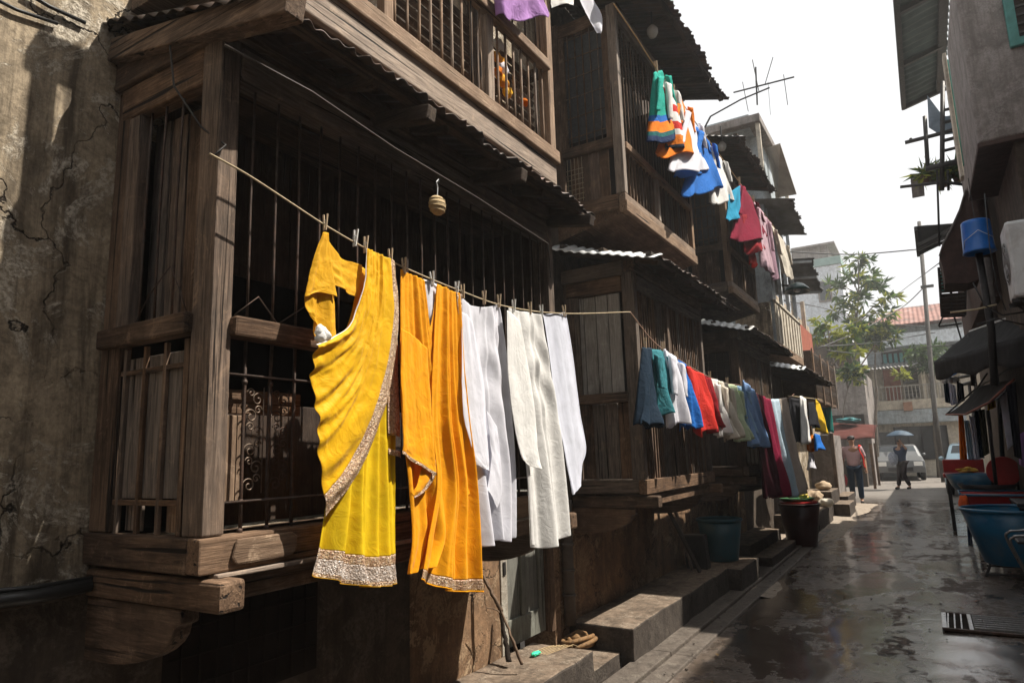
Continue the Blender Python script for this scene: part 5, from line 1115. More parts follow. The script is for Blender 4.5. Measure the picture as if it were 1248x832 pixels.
# --- pegs
def peg(px, py, X, s, label, mat, hook, grp):
    p = aX(px, py, X); t = thing('clothes_peg', p, label, 'peg', grp); a = random.uniform(-.25, .25)
    for sgn in (-1, 1):
        bm = NB(); beam(bm, p+Vector((sgn*.004, 0, -.022*s)), p+Vector((sgn*.009, a*.03*s, .042*s)), .004*s, .008*s, (1, 0, 0)); obj('peg_jaw', bm, mat, t, bevel=.001)
    bm = NB(); tube(bm, [p+Vector((.009*cos(k/6*2*pi), 0, .012*s+.006*sin(k/6*2*pi))) for k in range(7)], .0013, 5); obj('spring', bm, TIN_P, t)
    return t
desc = ['above the blouse tip', 'on the bare rope right of the blouse', 'at the left top of the yellow sari', 'at the brocade edge of the yellow sari', 'at the left top of the orange scarf', 'in the gap of the orange scarf', 'at the right top of the orange scarf', 'where orange scarf meets white kurta', 'on the sagging neck of the cool white kurta', 'at the right corner of the cool white kurta', 'at the left corner of the crumpled white shirt', 'in the middle of the crumpled white shirt', 'between the white shirt and pale sheet', 'at the last corner of the pale sheet']
for i, (px, py) in enumerate(((396, 274), (432, 293), (445, 301), (476, 316), (493, 327), (527, 343), (556, 354), (564, 358), (590, 365), (608, 369), (626, 375), (646, 378), (660, 381), (688, 381))):
    wt = i in (1, 5, 6, 10, 12)
    peg(px, py, XL+.004, 1.0 if i else .9, ('white plastic' if wt else 'pale wooden')+' clothes peg '+desc[i], PEGW if wt else PEG, 0, 'clothes pegs on the near rope')
# --- smaller hanging garments as open folded tubes
def hang(name, tl, tr, br, bl, mat, label, cat, X=X2, d0=.01, d1=.07, k=4, am=.012, seed=None, curve=0, parts=None, nu=64, nv=36, flare=0, pins=True):
    seed = random.random()*50 if seed is None else seed
    A = [aX(*tl, X), aX(*bl, X)]; B = [aX(*tr, X), aX(*br, X)]
    def fn(u, v):
        th = 2*pi*u; a = A[0].lerp(A[1], v); b = B[0].lerp(B[1], v)
        m = (a+b)/2; hw = (b-a)/2; s = 1-.05*sin(pi*v)+flare*v
        n = 2.3*am*(.25+.75*v)*(.6*sin(k*th+2.6*NV(Vector((v*1.5, seed, 0)))+seed)+.5*sin((k*2+1)*th+3*NV(Vector((v*1.2, seed, 6))))*v+.9*NV(Vector((cos(th)*2.2, sin(th)*2.2+v*1.6, seed))))
        d = d0+(d1-d0)*v**.7
        p = m + hw*cos(th)*s + Vector((1, 0, 0))*(d*sin(th)+n*sin(th)+n*.5) + Vector((0, n*.4, 0))
        p += Vector((0, 0, -.03*v*sin(th*1)*curve+.05*v*v*NV(Vector((cos(th)*1.6, sin(th)*1.6, seed+3)))))
        return p
    bm = NB(); V = grid(bm, fn, nu, nv, close=True)
    if parts:
        o = obj(name, bm, [mat]+[p[0] for p in parts], smooth=True, solid=.002, recalc=False)
        for p in o.data.polygons:
            j = p.index//nu/nv; i = (p.index % nu)/nu
            for n_, (m_, test) in enumerate(parts):
                if test(i, j): p.material_index = n_+1
    else: o = obj(name, bm, mat, smooth=True, solid=.002, recalc=False)
    tag(o, label, cat)
    if cat in ('shirt', 'blouse', 'dress'):
        for sg, cc in ((0, A), (1, B)):
            L = (A[1]-A[0]).length; wv_ = (B[1]-B[0]).length
            def sf(u, v, sg=sg):
                th = 2*pi*u; e = (A if sg == 0 else B); a = e[0].lerp(e[1], .10+.50*v); q = (B if sg == 0 else A); inn_ = (q[0].lerp(q[1], .10+.5*v)-a).normalized()
                r = min(.30*wv_, .085)*(1-.25*v); am_ = .012*NV(Vector((cos(th)*1.5, sin(th)*1.5+v*4, seed+sg*7)))
                return a+inn_*(r*.4+r*cos(th)*.6)+Vector((.45*d1+.02+(.022*sin(th)+am_)*(1-.2*v), 0, -.01*sin(th)))
            bm = NB(); grid(bm, sf, 20, 16, close=True); obj('sleeve', bm, mat, o, smooth=True, solid=.002, recalc=False)
    return o
NAVY = cl('navy_denim', .012, .028, .05, wrinkle=.5); TEALC = cl('teal_shirt_cloth', .05, .23, .27); BLU = cl('royal_blue_cloth', .02, .16, .55)
REDC = cl('bright_red_cloth', .62, .035, .025); DRED = cl('dark_red_cloth', .30, .012, .02); MAR = cl('maroon_velvet', .20, .006, .035, trans=.12); CREAM = cl('cream_cloth', .70, .64, .54, wrinkle=.5); PALEG = cl('pale_green_cloth', .58, .68, .46)
PBLU = cl('pale_blue_cloth', .30, .48, .66); LBLU = cl('light_denim', .22, .36, .62, wrinkle=.5); ICE = cl('ice_blue_cloth', .52, .66, .76); LACE = cl('lace_cloth', .66, .56, .48, wrinkle=.8, wr_sc=50)
BLK = cl('black_cloth', .012, .012, .016, trans=.05); TURQ = cl('turquoise_cloth', .02, .42, .33); ORG2 = cl('orange_cloth', .82, .22, .01); PINK = cl('pink_cloth', .58, .40, .46); MAUVE = cl('mauve_cloth', .36, .22, .28); MAG = cl('crimson_cloth', .22, .004, .03); YEL3 = cl('yellow_cloth', .80, .52, .02); PURP = cl('lilac_cloth', .42, .22, .52)
S2 = [('jeans', (783, 423), (793, 424), (795, 521), (776, 516), NAVY, 'dark navy jeans at the near end of the lane rope', 'jeans'),
 ('shirt', (791, 425), (809, 428), (817, 500), (801, 505), TEALC, 'teal shirt between dark jeans and a white shirt', 'shirt'),
 ('shirt', (809, 425), (824, 437), (832, 514), (816, 518), C_WHT, 'white shirt between the teal shirt and the royal blue cloth', 'shirt'),
 ('trousers', (826, 438), (837, 447), (846, 520), (833, 521), BLU, 'royal blue trousers next to the red cloth', 'trousers'),
 ('towel', (836, 446), (858, 457), (869, 519), (848, 529), REDC, 'bright red towel on the lane rope', 'towel'),
 ('towel', (855, 457), (865, 461), (877, 522), (864, 526), DRED, 'darker red towel behind the bright red one', 'towel'),
 ('shirt', (866, 461), (876, 464), (884, 533), (875, 530), C_WHT2, 'off white shirt right of the red towels', 'shirt'),
 ('shirt', (875, 464), (886, 467), (895, 533), (885, 537), CREAM, 'crumpled cream shirt between off white and pale green', 'shirt'),
 ('blouse', (885, 467), (897, 470), (909, 534), (897, 538), PALEG, 'pale green blouse on the lane rope', 'blouse'),
 ('shirt', (896, 470), (906, 471), (916, 528), (907, 533), PBLU, 'pale blue shirt right of the pale green blouse', 'shirt'),
 ('trousers', (905, 463), (919, 476), (934, 543), (914, 545), LBLU, 'light blue denim trousers with wide legs', 'trousers'),
 ('shawl', (917, 477), (926, 482), (945, 602), (934, 606), cl('black_maroon_cloth', .05, .004, .012, trans=.05), 'blackish maroon shawl at the left of the maroon sari', 'shawl'),
 ('sari', (923, 480), (939, 487), (957, 602), (940, 606), MAR, 'long dark maroon velvet sari hanging low by the steps', 'sari'),
 ('scarf', (939, 486), (950, 486), (966, 604), (956, 605), ICE, 'long ice blue scarf between maroon sari and lace curtain', 'scarf'),
 ('curtain', (949, 486), (958, 484), (977, 597), (966, 603), LACE, 'long beige lace curtain at the far end of the lane rope', 'curtain')]
for i, s in enumerate(S2):
    near = i < 5; far_ = i > 10
    hang(s[0], s[1], s[2], s[3], s[4], s[5], s[6], s[7], X=X2+(.03 if i in (2, 4, 7, 10) else 0), d1=.06 if near else .05 if not far_ else .07, k=3 if near else 5, am=.014 if near else .018, seed=i*3.1)
EMB = cl('green_print', .35, .45, .12)
# highest rope
STRIPE = [(REDC, lambda i, j: .12 < j < .22 or .34 < j < .46 or .6 < j < .7), (NAVY, lambda i, j: j > .93), (ORG2, lambda i, j: .80 < j <= .93)]
TQ = [(BLU, lambda i, j: .62 < j < .70), (ORG2, lambda i, j: .70 <= j < .84), (cl('navy_cloth', .01, .03, .10), lambda i, j: j >= .9), (cl('dark_teal_cloth', .01, .12, .12), lambda i, j: .84 <= j < .9)]
U = [('shirt', (797, 88), (806, 86), (824, 166), (790, 172), TURQ, 'turquoise green shirt with orange and navy cuffs, first on the highest rope', 'shirt', TQ, .12),
 ('shirt', (806, 94), (819, 108), (832, 176), (812, 182), C_WHT2, 'red and white striped shirt beside the turquoise one', 'shirt', STRIPE, .09),
 ('shirt', (821, 115), (834, 129), (842, 186), (803, 192), ORG2, 'plain orange shirt on the highest rope', 'shirt', None, .13),
 ('shirt', (832, 130), (847, 150), (859, 204), (816, 209), C_WHT, 'white shirt between the orange shirt and the blue one', 'shirt', None, .12),
 ('shirt', (842, 150), (850, 156), (868, 206), (822, 216), BLU, 'blue shirt peeping out under the white one', 'shirt', None, .05),
 ('shirt', (848, 154), (864, 173), (875, 229), (833, 237), BLU, 'big royal blue shirt on the highest rope', 'shirt', None, .13),
 ('shirt', (862, 173), (879, 195), (891, 241), (866, 247), C_WHT2, 'white shirt right of the big royal blue shirt', 'shirt', None, .10),
 ('cloth', (888, 236), (902, 226), (901, 262), (886, 268), cl('cyan_blue_cloth', .02, .30, .50), 'small cyan blue cloth left of the crimson dress', 'cloth', None, .03),
 ('dress', (901, 222), (916, 244), (933, 289), (892, 292), MAG, 'crimson dress with frilled hem against the wooden house', 'dress', None, .12),
 ('dress', (905, 262), (918, 260), (930, 302), (908, 309), DRED, 'red frilled petticoat below the crimson dress', 'petticoat', None, .08),
 ('cloth', (912, 300), (919, 300), (921, 324), (914, 322), REDC, 'tiny bright red ribbon end below the petticoat', 'ribbon', None, .02),
 ('shirt', (919, 246), (934, 266), (943, 334), (927, 322), PINK, 'faded pink shirt right of the crimson dress', 'shirt', None, .06),
 ('scarf', (933, 264), (939, 272), (947, 340), (940, 338), MAUVE, 'narrow mauve scarf near the end of the highest rope', 'scarf', None, .04),
 ('shirt', (940, 274), (956, 296), (966, 340), (954, 334), CREAM, 'cream shirt at the far end of the highest rope', 'shirt', None, .06)]
for i, s in enumerate(U): hang(s[0], s[1], s[2], s[3], s[4], s[5], s[6], s[7], X=X2+.02*(i % 2), parts=s[8], d1=s[9]*.62, k=2, am=.012, seed=i*5.3+1, curve=1.0, nu=72)
for i, (px, py) in enumerate(((786, 420), (808, 424), (824, 436), (838, 446), (865, 459), (886, 466), (906, 468), (938, 485))):
    peg(px, py, X2+.004, 1.2, 'small peg '+('over the dark jeans', 'between teal and white shirts', 'between white shirt and blue trousers', 'at the top of the bright red towel', 'right of the red towels', 'at the pale green blouse', 'at the light denim trousers', 'above the ice blue scarf')[i], PEG, 0, 'clothes pegs on the lane rope')
for i, (px, py) in enumerate(((800, 84), (821, 112), (901, 222), (918, 244))):
    peg(px, py, X2+.004, 1.6, 'peg on the highest rope '+('over the turquoise shirt', 'over the orange shirt', 'at the left of the crimson dress', 'at the right of the crimson dress')[i], PEG, 0, 'clothes pegs on the highest rope')
# purple and white cloths at the top, bright bundle behind the balusters
hang('petticoat', (598, -45), (655, -40), (664, 14), (606, 18), PURP, 'lilac cloth hanging over the top balcony rail', 'cloth', X=F+.06, d1=.05, k=2, am=.012, seed=3, curve=2.2)
wtf = drape([[(668, -30), (700, -30)], [(672, -5), (700, -8)], [(674, 10), (688, 5), (697, 8)]], F+.03, 30, 20, 3, .004, .012, 3)
tag(cloth_obj('white_rag', [(wtf, 30, 20, None)], C_WHT2), 'torn white rag at the top behind the balcony corner post', 'rag')
wtg = drape([[(700, -40), (716, -40)], [(706, -5), (722, -5)], [(714, 14), (733, 16)], [(722, 28), (735, 30)], [(730, 40), (732, 41)]], F+.03, 20, 40, 2, .003, .01, 3)
tag(cloth_obj('white_streamer', [(wtg, 20, 40, None)], C_WHT), 'twisted pointed white cloth dangling before the upper barred window', 'cloth')
pc = aX(612, 90, F-.10)
bd = thing('laundry_pile', pc, 'orange and white folded laundry seen through the top balcony balusters', 'laundry')
for i, (px, py, m_, rz, ry) in enumerate(((608, 55, C_WHT2, .03, .05), (608, 72, C_ORG, .03, .06), (613, 84, C_WHT, .035, .05), (612, 98, C_ORG, .035, .06), (618, 112, C_YEL, .035, .04), (607, 88, ORG2, .03, .03), (640, 125, ORG2, .02, .03))):
    bm = NB(); blob(bm, aX(px, py, F-.068), .022, ry, rz, i, .5, 3); obj('folded_cloth', bm, m_, bd, smooth=True)
# far small laundry beyond the lace curtain (left side)
FX = -1.62
for i, (tl, tr, br, bl, m_, lb) in enumerate((((962, 484), (975, 486), (977, 538), (962, 538), BLK, 'black garment first behind the lace curtain'), ((975, 482), (982, 486), (985, 540), (978, 540), C_WHT2, 'thin white garment behind the lace curtain'),
     ((981, 506), (986, 507), (992, 550), (986, 548), ORG2, 'narrow orange garment beyond the lace curtain'), ((985, 490), (992, 490), (998, 520), (986, 518), BLK, 'small black garment next to the yellow one'),
     ((994, 486), (1000, 495), (1008, 528), (994, 525), YEL3, 'small yellow garment in front of the teal shade cloth'), ((992, 528), (999, 530), (1001, 547), (994, 548), BLU, 'blue and white small cloth below the yellow garment'), ((986, 552), (990, 552), (990, 570), (987, 570), C_WHT, 'tiny white strip hanging low beyond the steps'))):
    hang('garment', tl, tr, br, bl, m_, lb, 'garment', X=FX+.1*(i % 2), d1=.05, k=3, seed=i, nu=24, nv=14)
rope('clothesline', [aX(960, 482, FX+.05), aX(978, 484, FX+.05), aX(1002, 487, FX+.05)], .006, 'short far rope holding black and yellow garments under the tin roof')
# laundry under the right awnings
for i, (tl, tr, br, bl, m_, lb, Y_) in enumerate((((1156, 466), (1164, 470), (1167, 492), (1159, 494), C_WHT3, 'small lilac white shirt under the awning tip', 13),
     ((1150, 468), (1156, 466), (1160, 492), (1152, 490), NAVY, 'small navy garment left under the awning tip', 13.3), ((1166, 464), (1174, 468), (1176, 488), (1167, 492), BLK, 'black garment right of the small lilac white shirt', 13),
     ((1168, 506), (1174, 506), (1179, 560), (1170, 560), ORG2, 'long orange cloth hanging behind the red box seat', 12.4), ((1175, 512), (1181, 512), (1190, 560), (1180, 560), ICE, 'long pale blue cloth beside the orange cloth', 12.2),
     ((1181, 506), (1187, 508), (1195, 560), (1188, 560), C_WHT3, 'long lavender white cloth right of the pale blue one', 12.0), ((1187, 500), (1192, 500), (1200, 558), (1194, 558), NAVY, 'long navy cloth beside the lavender white one', 11.8),
     ((1192, 500), (1200, 498), (1206, 552), (1199, 556), cl('olive_cloth', .08, .08, .04), 'olive cloth hanging under the small awning', 11.6), ((1202, 485), (1212, 480), (1214, 496), (1204, 500), YEL3, 'yellow patch of cloth under the small awning flap', 11),
     ((1218, 482), (1226, 478), (1236, 540), (1228, 548), C_WHT, 'ribbed white cloth hanging at the right edge of the stall', 9.9), ((1240, 530), (1248, 526), (1252, 572), (1243, 566), PURP, 'lilac garment cut by the right frame edge', 9.4),
     ((1226, 470), (1238, 465), (1246, 560), (1236, 556), BLK, 'long black cloth at the right edge of the stall', 9.2))):
    Xc = aY(*tl, Y_).x
    A_ = aY(*tl, Y_)
    # these hang across the lane: build them on the plane y = Y_
    P4 = [aY(*q, Y_) for q in (tl, tr, br, bl)]; bm = NB(); s = i*2.7
    grid(bm, lambda u, v: P4[0].lerp(P4[1], u).lerp(P4[3].lerp(P4[2], u), v)+Vector((0, .03*sin(u*(16 if i != 9 else 40)+s)*(.3+v), 0)), 30, 20)
    tag(obj('garment', bm, m_, smooth=True, solid=.003, recalc=False), lb, 'garment')
# ================================================================= OBJECTS ON THE LEFT
# round straw basket under the eave
c = aX(533, 250, -1.53); hb_ = thing('straw_basket', c, 'small round straw basket hanging from the eave wire above the scarves', 'basket')
STRAW = plain('straw', (.42,.31,.17), .85, .3, 60, 0, .6)
bm = NB(); lathe(bm, c, [(0, -.038), (.02, -.036), (.034, -.022), (.040, 0), (.036, .018), (.026, .03), (.012, .036)], 20, .7, 1); obj('basket_body', bm, STRAW, hb_, smooth=True, solid=.002)
bm = NB()
for z in (-.025, -.01, .005, .02): 
    r = .041*sqrt(max(.05, 1-(z/.045)**2)); tube(bm, [c+Vector((r*.7*cos(k*pi/8), r*sin(k*pi/8), z)) for k in range(17)], .0022, 5)
obj('basket_ring', bm, STRAW, hb_, smooth=True)
bm = NB(); tube(bm, [c+Vector((0, 0, .034)), c+Vector((0, .004, .075)), c+Vector((0, -.004, .095)), c+Vector((0, .01, .11)), c+Vector((0, .012, .098))], .0022, 5); obj('hook', bm, TIN_P, hb_)
# sticks leaning by the door
def stick(pts, r, label, mat=None):
    bm = NB(); P_ = [Vector(p) for p in pts]; n = len(P_)*6
    Q = [cr1(P_, i/n)+Vector((.006*NV(Vector((i*.5, 0, 3))), .006*NV(Vector((i*.5, 4, 3))), 0)) for i in range(n+1)]
    tube(bm, Q, [r*(1.1-.5*i/n+.18*NV(Vector((i*.9, 1, 1)))) for i in range(n+1)], 7)
    return tag(obj('stick', bm, mat or BARK2, smooth=True), label, 'stick')
BARK2 = plain('brown_bark', (.13,.085,.055), .9, .4, 30, 0, .6)
Xs = -2.12
stick([aX(636, 809, Xs+.05), aX(624, 778, Xs), aX(611, 745, Xs-.08), aX(592, 704, Xs-.16)], .009, 'longest crooked stick leaning on the brown wall beside the door')
stick([aX(611, 744, Xs-.085), aX(600, 724, Xs-.12), aX(588, 700, Xs-.17)], .012, 'thick short upper stick crossing the longest crooked stick')
stick([aX(612, 748, Xs-.08), aX(603, 742, Xs-.1), aX(592, 740, Xs-.12)], .004, 'thin side twig on the leaning sticks')
stick([aX(620, 806, -2.2), aX(617, 785, -2.24), aX(613, 765, -2.28), aX(610, 745, -2.3)], .016, 'dark thick stub leaning in the corner behind the longest stick', DARK)
# coiled rope
c = aX(706, 790, -2.08); c.z = .10; c = Vector((-2.05, 4.30, .10)); q = at(706, 792, 2, .10); c = Vector((q.x, q.y, .10))
rc = thing('rope_coil', c, 'coil of thick yellow brown rope lying beside the stone bench', 'rope coil')
RC = plain('yellow_brown_rope', (.22,.12,.045), .7, .4, 50, 0, .8, dirt=(.06,.035,.02), dirtamt=.7)
bm = NB(); P_ = []
for i in range(150):
    t = i/149*4.3*2*pi; r = .105-.03*sin(t*.37+1)-.02*sin(t*1.3); P_.append(c+Vector((r*cos(t)*.8, r*1.25*sin(t), .022+.014*(t/(2*pi))+.02*(1+sin(t*1.6))*.6)))
tube(bm, P_, .016, 8); obj('coil', bm, RC, rc, smooth=True)
bm = NB()
P_ = [c+Vector((-.02+.05*sin(k*.9), -.07+.016*k, .075+.03*sin(k*1.1))) for k in range(10)]; tube(bm, P_, .024, 8); blob(bm, c+Vector((.02, .03, .06)), .06, .07, .04, 3, .4, 3); obj('inner_loops', bm, RC, rc, smooth=True)
# green plastic scrap and straws
c = at(655, 797, 2, .252); gs = thing('broom_scrap', c, 'mint green plastic scrap with thin pale straws on the door step', 'scrap')
bm = NB(); blob(bm, c+Vector((0, -.02, .012)), .022, .045, .010, 4, .5, 3); obj('plastic_piece', bm, plain('mint_plastic', (.05,.62,.36), .4), gs, smooth=True)
for i in range(6):
    bm = NB(); a = c+Vector((.02*i-.04, .0, .006)); tube(bm, [a, a+Vector((.02+.01*i, .13+.02*i, .002*i)), a+Vector((.05+.01*i, .20+.02*(i % 3), 0))], .0025, 5); obj('straw', bm, STRAW, gs)
# teal tub on block
def tub(name, c, r1, r0, h, mat, label, cat, seg=48, tilt=0, group=None, rimw=.016):
    t = thing(name, c, label, cat, group); x, y, z = c
    bm = NB(); lathe(bm, (x, y, z), [(0, 0), (r0*.97, 0), (r0, .012), (r0+(r1-r0)*.5, h*.5), (r1, h-.012), (r1-.010, h-.012), (r0-.012, .02), (0, .018)], seg); obj('shell', bm, mat, t, smooth=True)
    bm = NB(); tube(bm, [(x+r1*cos(k*2*pi/seg), y+r1*sin(k*2*pi/seg), z+h) for k in range(seg+1)], rimw, 8, False); obj('rim', bm, mat, t, smooth=True)
    return t
DTEAL = plain('dark_teal_plastic', (.012,.075,.105), .35, .2, 5, dirt=(.06,.05,.04), dirtamt=.5)
tub('plastic_tub', (-2.06, 7.74, .258), .235, .175, .43, DTEAL, 'dark teal plastic tub standing on the square stone block', 'tub')
# black speaker box
sp = thing('speaker_box', (-2.14, 7.08, .262), 'small black box speaker leaning beside the dark teal tub', 'speaker')
BP = plain('black_vinyl', (.018,.018,.02), .45, .2, 30)
bm = NB(); p0 = aX(843, 641, -2.2); lo = [Vector((-2.24, 7.02, .263)), Vector((-2.02, 7.02, .263)), Vector((-2.02, 7.16, .263)), Vector((-2.24, 7.16, .263))]
poly(bm, lo, (-.03, .04, .33)); obj('cabinet', bm, BP, sp, bevel=.012)
bm = NB(); n_ = Vector((0, -.99, .12)).normalized(); cc_ = Vector((-2.145, 7.033, .42)); e1 = Vector((1, 0, 0)); e2 = n_.cross(e1)
for r_, w_ in ((.075, .006), (.05, .004), (.025, .006)): tube(bm, [cc_+e1*r_*cos(k*pi/14)*.9+e2*r_*1.2*sin(k*pi/14) for k in range(29)], w_, 6, False)
obj('speaker_ring', bm, IRON_D, sp, smooth=True)
# planks
for pts, lb in (((Vector((-2.05, 6.86, .262)), Vector((-2.30, 6.62, .98))), 'dark plank leaning on the wall left of the black speaker box'), ((Vector((-2.16, 6.96, .262)), Vector((-2.31, 6.96, .92))), 'thin brown plank standing upright beside the black speaker box')):
    bm = NB(); beam(bm, pts[0], pts[1], .06, .018, (1, 0, 0)); tag(obj('plank', bm, WD_Z if 'dark' in lb else W_Z, bevel=.002), lb, 'plank')
# brown bin with things on top
bx_, by_ = -1.73, 11.0
BROWNP = plain('brown_plastic', (.045,.020,.016), .4, .2, 5, dirt=(.08,.06,.05), dirtamt=.4)
tub('waste_bin', (bx_, by_, .012), .285, .205, .60, BROWNP, 'big brown plastic bin heaped with trays and fruit by the steps', 'bin')
bm = NB(); lathe(bm, (bx_, by_, .60), [(0, 0), (.24, 0), (.27, .05), (.262, .05), (.235, .012), (0, .012)], 28); tag(obj('tray', bm, plain('red_enamel', (.35,.02,.02), .4), smooth=True), 'red tray lowest on top of the brown bin', 'tray')
bm = NB(); lathe(bm, (bx_-.02, by_+.02, .652), [(0, 0), (.21, 0), (.25, .05), (.242, .05), (.205, .012), (0, .012)], 28); tag(obj('tray', bm, plain('green_enamel', (.03,.10,.04), .4), smooth=True), 'green tray stacked on the red tray', 'tray')
for i in range(9):
    bm = NB(); a = i*2.3; blob(bm, (bx_+.11*cos(a), by_+.12*sin(a), .71+.02*(i % 3)), .045, .06, .032, i, .3, 2)
    tag(obj('fruit', bm, plain('yellow_fruit', (.55,.42,.08), .5) if i == 0 else (bpy.data.materials['yellow_fruit'] if i % 3 else CREAM), smooth=True), 'one of the yellowish fruits heaped in the green tray on the brown bin', 'fruit', 'fruits heaped on the brown bin')
# sacks and stones on the far steps
for i, (x, y, z, r, lb) in enumerate(((-2.1, 15.2, .33, .20, 'round tan sack on the farther steps above the bin'), (-2.0, 16.1, .52, .16, 'small grey bundle on the farthest stone steps'), (-1.75, 14.2, .33, .13, 'pale lump of cloth lying on the mossy ledge'))):
    bm = NB(); blob(bm, (x, y, z+r*.55), r, r*1.2, r*.62, i, .3, 3); tag(obj('sack', bm, plain('jute_sack', (.36,.27,.18), .9) if i == 0 else (bpy.data.materials['jute_sack'] if i == 1 else CREAM), smooth=True), lb, 'sack')
st_ = thing('low_stool', (-1.66, 11.75, 0), 'black looped metal stool squeezed between the brown bin and the mossy ledge', 'stool')
for y in (11.62, 11.9):
    bm = NB(); tube(bm, [(-1.66, y, .02), (-1.60, y, .20), (-1.66, y, .40), (-1.80, y, .44), (-1.86, y, .02)], .014, 7); obj('stool_leg', bm, IRON_D, st_, smooth=True)
bxo('stool_seat', st_, BP, (-1.86, -1.64, 11.58, 11.94, .44, .465), .008)

# ================================================================= STALL THINGS ON THE RIGHT
TUBB = plain('blue_tub_plastic', (.010,.11,.21), .32, .15, 4, dirt=(.10,.13,.14), dirtamt=.7)
cy = 9.35; cL = aY(1166, 618, cy); cR = aY(1258, 618, cy)
cx = cL.x+.50; 
bl = tub('plastic_tub', (cx, cy, .13), .475, .31, cL.z-.13-.01, TUBB, 'large open blue plastic tub on a metal stand at the right', 'tub', 56, rimw=.018)
sdt = thing('tub_stand', (cx, cy, 0), 'low dark metal stand carrying the large blue tub', 'stand')
for (dx, dy) in ((-.30, -.16), (.30, -.16), (-.26, .2), (.26, .2)):
    bm = NB(); tube(bm, [(cx+dx*.9, cy+dy, .122), (cx+dx*1.08, cy+dy*1.2, .0)], .014, 7); obj('leg', bm, IRON_D, sdt)
for dy in (-.16, .2):
    bm = NB(); tube(bm, [(cx-.30, cy+dy, .115), (cx+.30, cy+dy, .115)], .012, 7); obj('stand_bar', bm, IRON_D, sdt)
bm = NB(); tube(bm, [(cx-.31, cy-.19, .03), (cx+.31, cy-.19, .03)], .012, 7); obj('stand_bar', bm, IRON_D, sdt)
# red cart tub
REDP = plain('dark_red_enamel', (.34,.018,.018), .35, .2, 4, dirt=(.05,.02,.02), dirtamt=.5); NAVP = plain('navy_plastic', (.008,.03,.075), .35, .2, 4)
Yc = 10.6; a = aY(1171, 604, Yc); z1 = a.z; x0c = a.x
ct = thing('red_trough', (x0c+.6, Yc+.4, 0), 'long dark red trough standing on legs behind the blue tub', 'trough')
bm = NB()
T_ = [(x0c, Yc), (x0c+1.6, Yc), (x0c+1.6, Yc+.9), (x0c, Yc+.9)]; ins = .10; zb_ = z1-.26
top_ = [bm.verts.new((x, y, z1)) for x, y in T_]; tin = [bm.verts.new((x+(.03 if x < x0c+.5 else -.03), y+(.03 if y < Yc+.3 else -.03), z1)) for x, y in T_]
bot_ = [bm.verts.new((x+(ins if x < x0c+.5 else -ins), y+(ins if y < Yc+.3 else -ins), zb_)) for x, y in T_]; bin_ = [bm.verts.new((x+(ins+.03 if x < x0c+.5 else -ins-.03), y+(ins+.03 if y < Yc+.3 else -ins-.03), zb_+.03)) for x, y in T_]
for i in range(4):
    k = (i+1) % 4; bm.faces.new((top_[i], top_[k], bot_[k], bot_[i])); bm.faces.new((top_[i], tin[i], tin[k], top_[k])); bm.faces.new((tin[i], bin_[i], bin_[k], tin[k]))
bm.faces.new(bot_); bm.faces.new(bin_); obj('trough_body', bm, REDP, ct, bevel=.015)
bm = NB(); tube(bm, [(x, y, z1+.008) for x, y in T_+[T_[0]]], .016, 8); obj('rim', bm, TUBB, ct, smooth=True)
for x, y in ((x0c+.14, Yc+.12), (x0c+1.4, Yc+.12), (x0c+.14, Yc+.75), (x0c+1.4, Yc+.75)):
    bm = NB(); tube(bm, [(x, y, zb_+.01), (x+.02, y-.02, 0)], .02, 7); obj('leg', bm, IRON_D, ct)
bm = NB(); blob(bm, (x0c+.02, Yc-.03, z1-.10), .05, .05, .12, 2, .4, 3); tag(obj('orange_rag', bm, plain('orange_red_rag', (.75,.12,.02), .8), smooth=True), 'bright orange red rag draped over the near corner of the red trough', 'rag')
# blue basin with legs, between
Yb = 12.2; a = aY(1152, 578, Yb); a2 = aY(1153, 582, Yb)
bb = thing('blue_basin', (a.x+.35, Yb, 0), 'deep blue basin on dark legs behind the red trough', 'basin')
bm = NB(); lathe(bm, (a.x+.42, Yb+.1, a.z-.36), [(0, 0), (.22, 0), (.36, .2), (.42, .36), (.405, .36), (.33, .2), (.2, .02), (0, .02)], 36); obj('shell', bm, TUBB, bb, smooth=True)
for dx, dy in ((-.24, -.1), (.2, -.1), (-.2, .3), (.2, .3)):
    bm = NB(); tube(bm, [(a.x+.42+dx*.8, Yb+dy, a.z-.33), (a.x+.42+dx, Yb+dy*1.2, 0)], .018, 7); obj('leg', bm, NAVP, bb)
nz = a.z
bm = NB(); A_ = aY(1160, 588, 11.7); lathe(bm, (A_.x+.42, 11.8, A_.z-.14), [(0, 0), (.28, 0), (.36, .12), (.345, .12), (.27, .015), (0, .015)], 30); t_ = obj('black_pan', bm, BP, smooth=True); tag(t_, 'wide black pan sitting on the blue basin', 'pan')
# red box seat
Yd = 13.6; a = aY(1151, 577, Yd); b_ = aY(1192, 561, Yd)
rb = thing('red_bench', ((a.x+b_.x)/2, Yd+.25, 0), 'square backed dark red bench below the hanging orange cloth', 'bench')
bxo('backrest', rb, REDP, (a.x, b_.x+.1, Yd+.45, Yd+.52, a.z, b_.z+.02), .02); bxo('seat', rb, REDP, (a.x-.02, b_.x+.1, Yd, Yd+.449, a.z-.07, a.z), .015)
for x in (a.x+.02, b_.x+.02):
    for y in (Yd+.03, Yd+.4): bxo('leg', rb, IRON_D, (x, x+.05, y, y+.05, 0, a.z-.071), .004)
bm = NB(); P_ = aY(1180, 572, Yd+.1); blob(bm, (P_.x, Yd+.25, a.z+.045), .15, .15, .05, 1, .5, 3); tag(obj('mustard_heap', bm, plain('mustard_heap_mat', (.42,.26,.03), .9), smooth=True), 'mustard yellow heap lying on the dark red bench', 'heap')
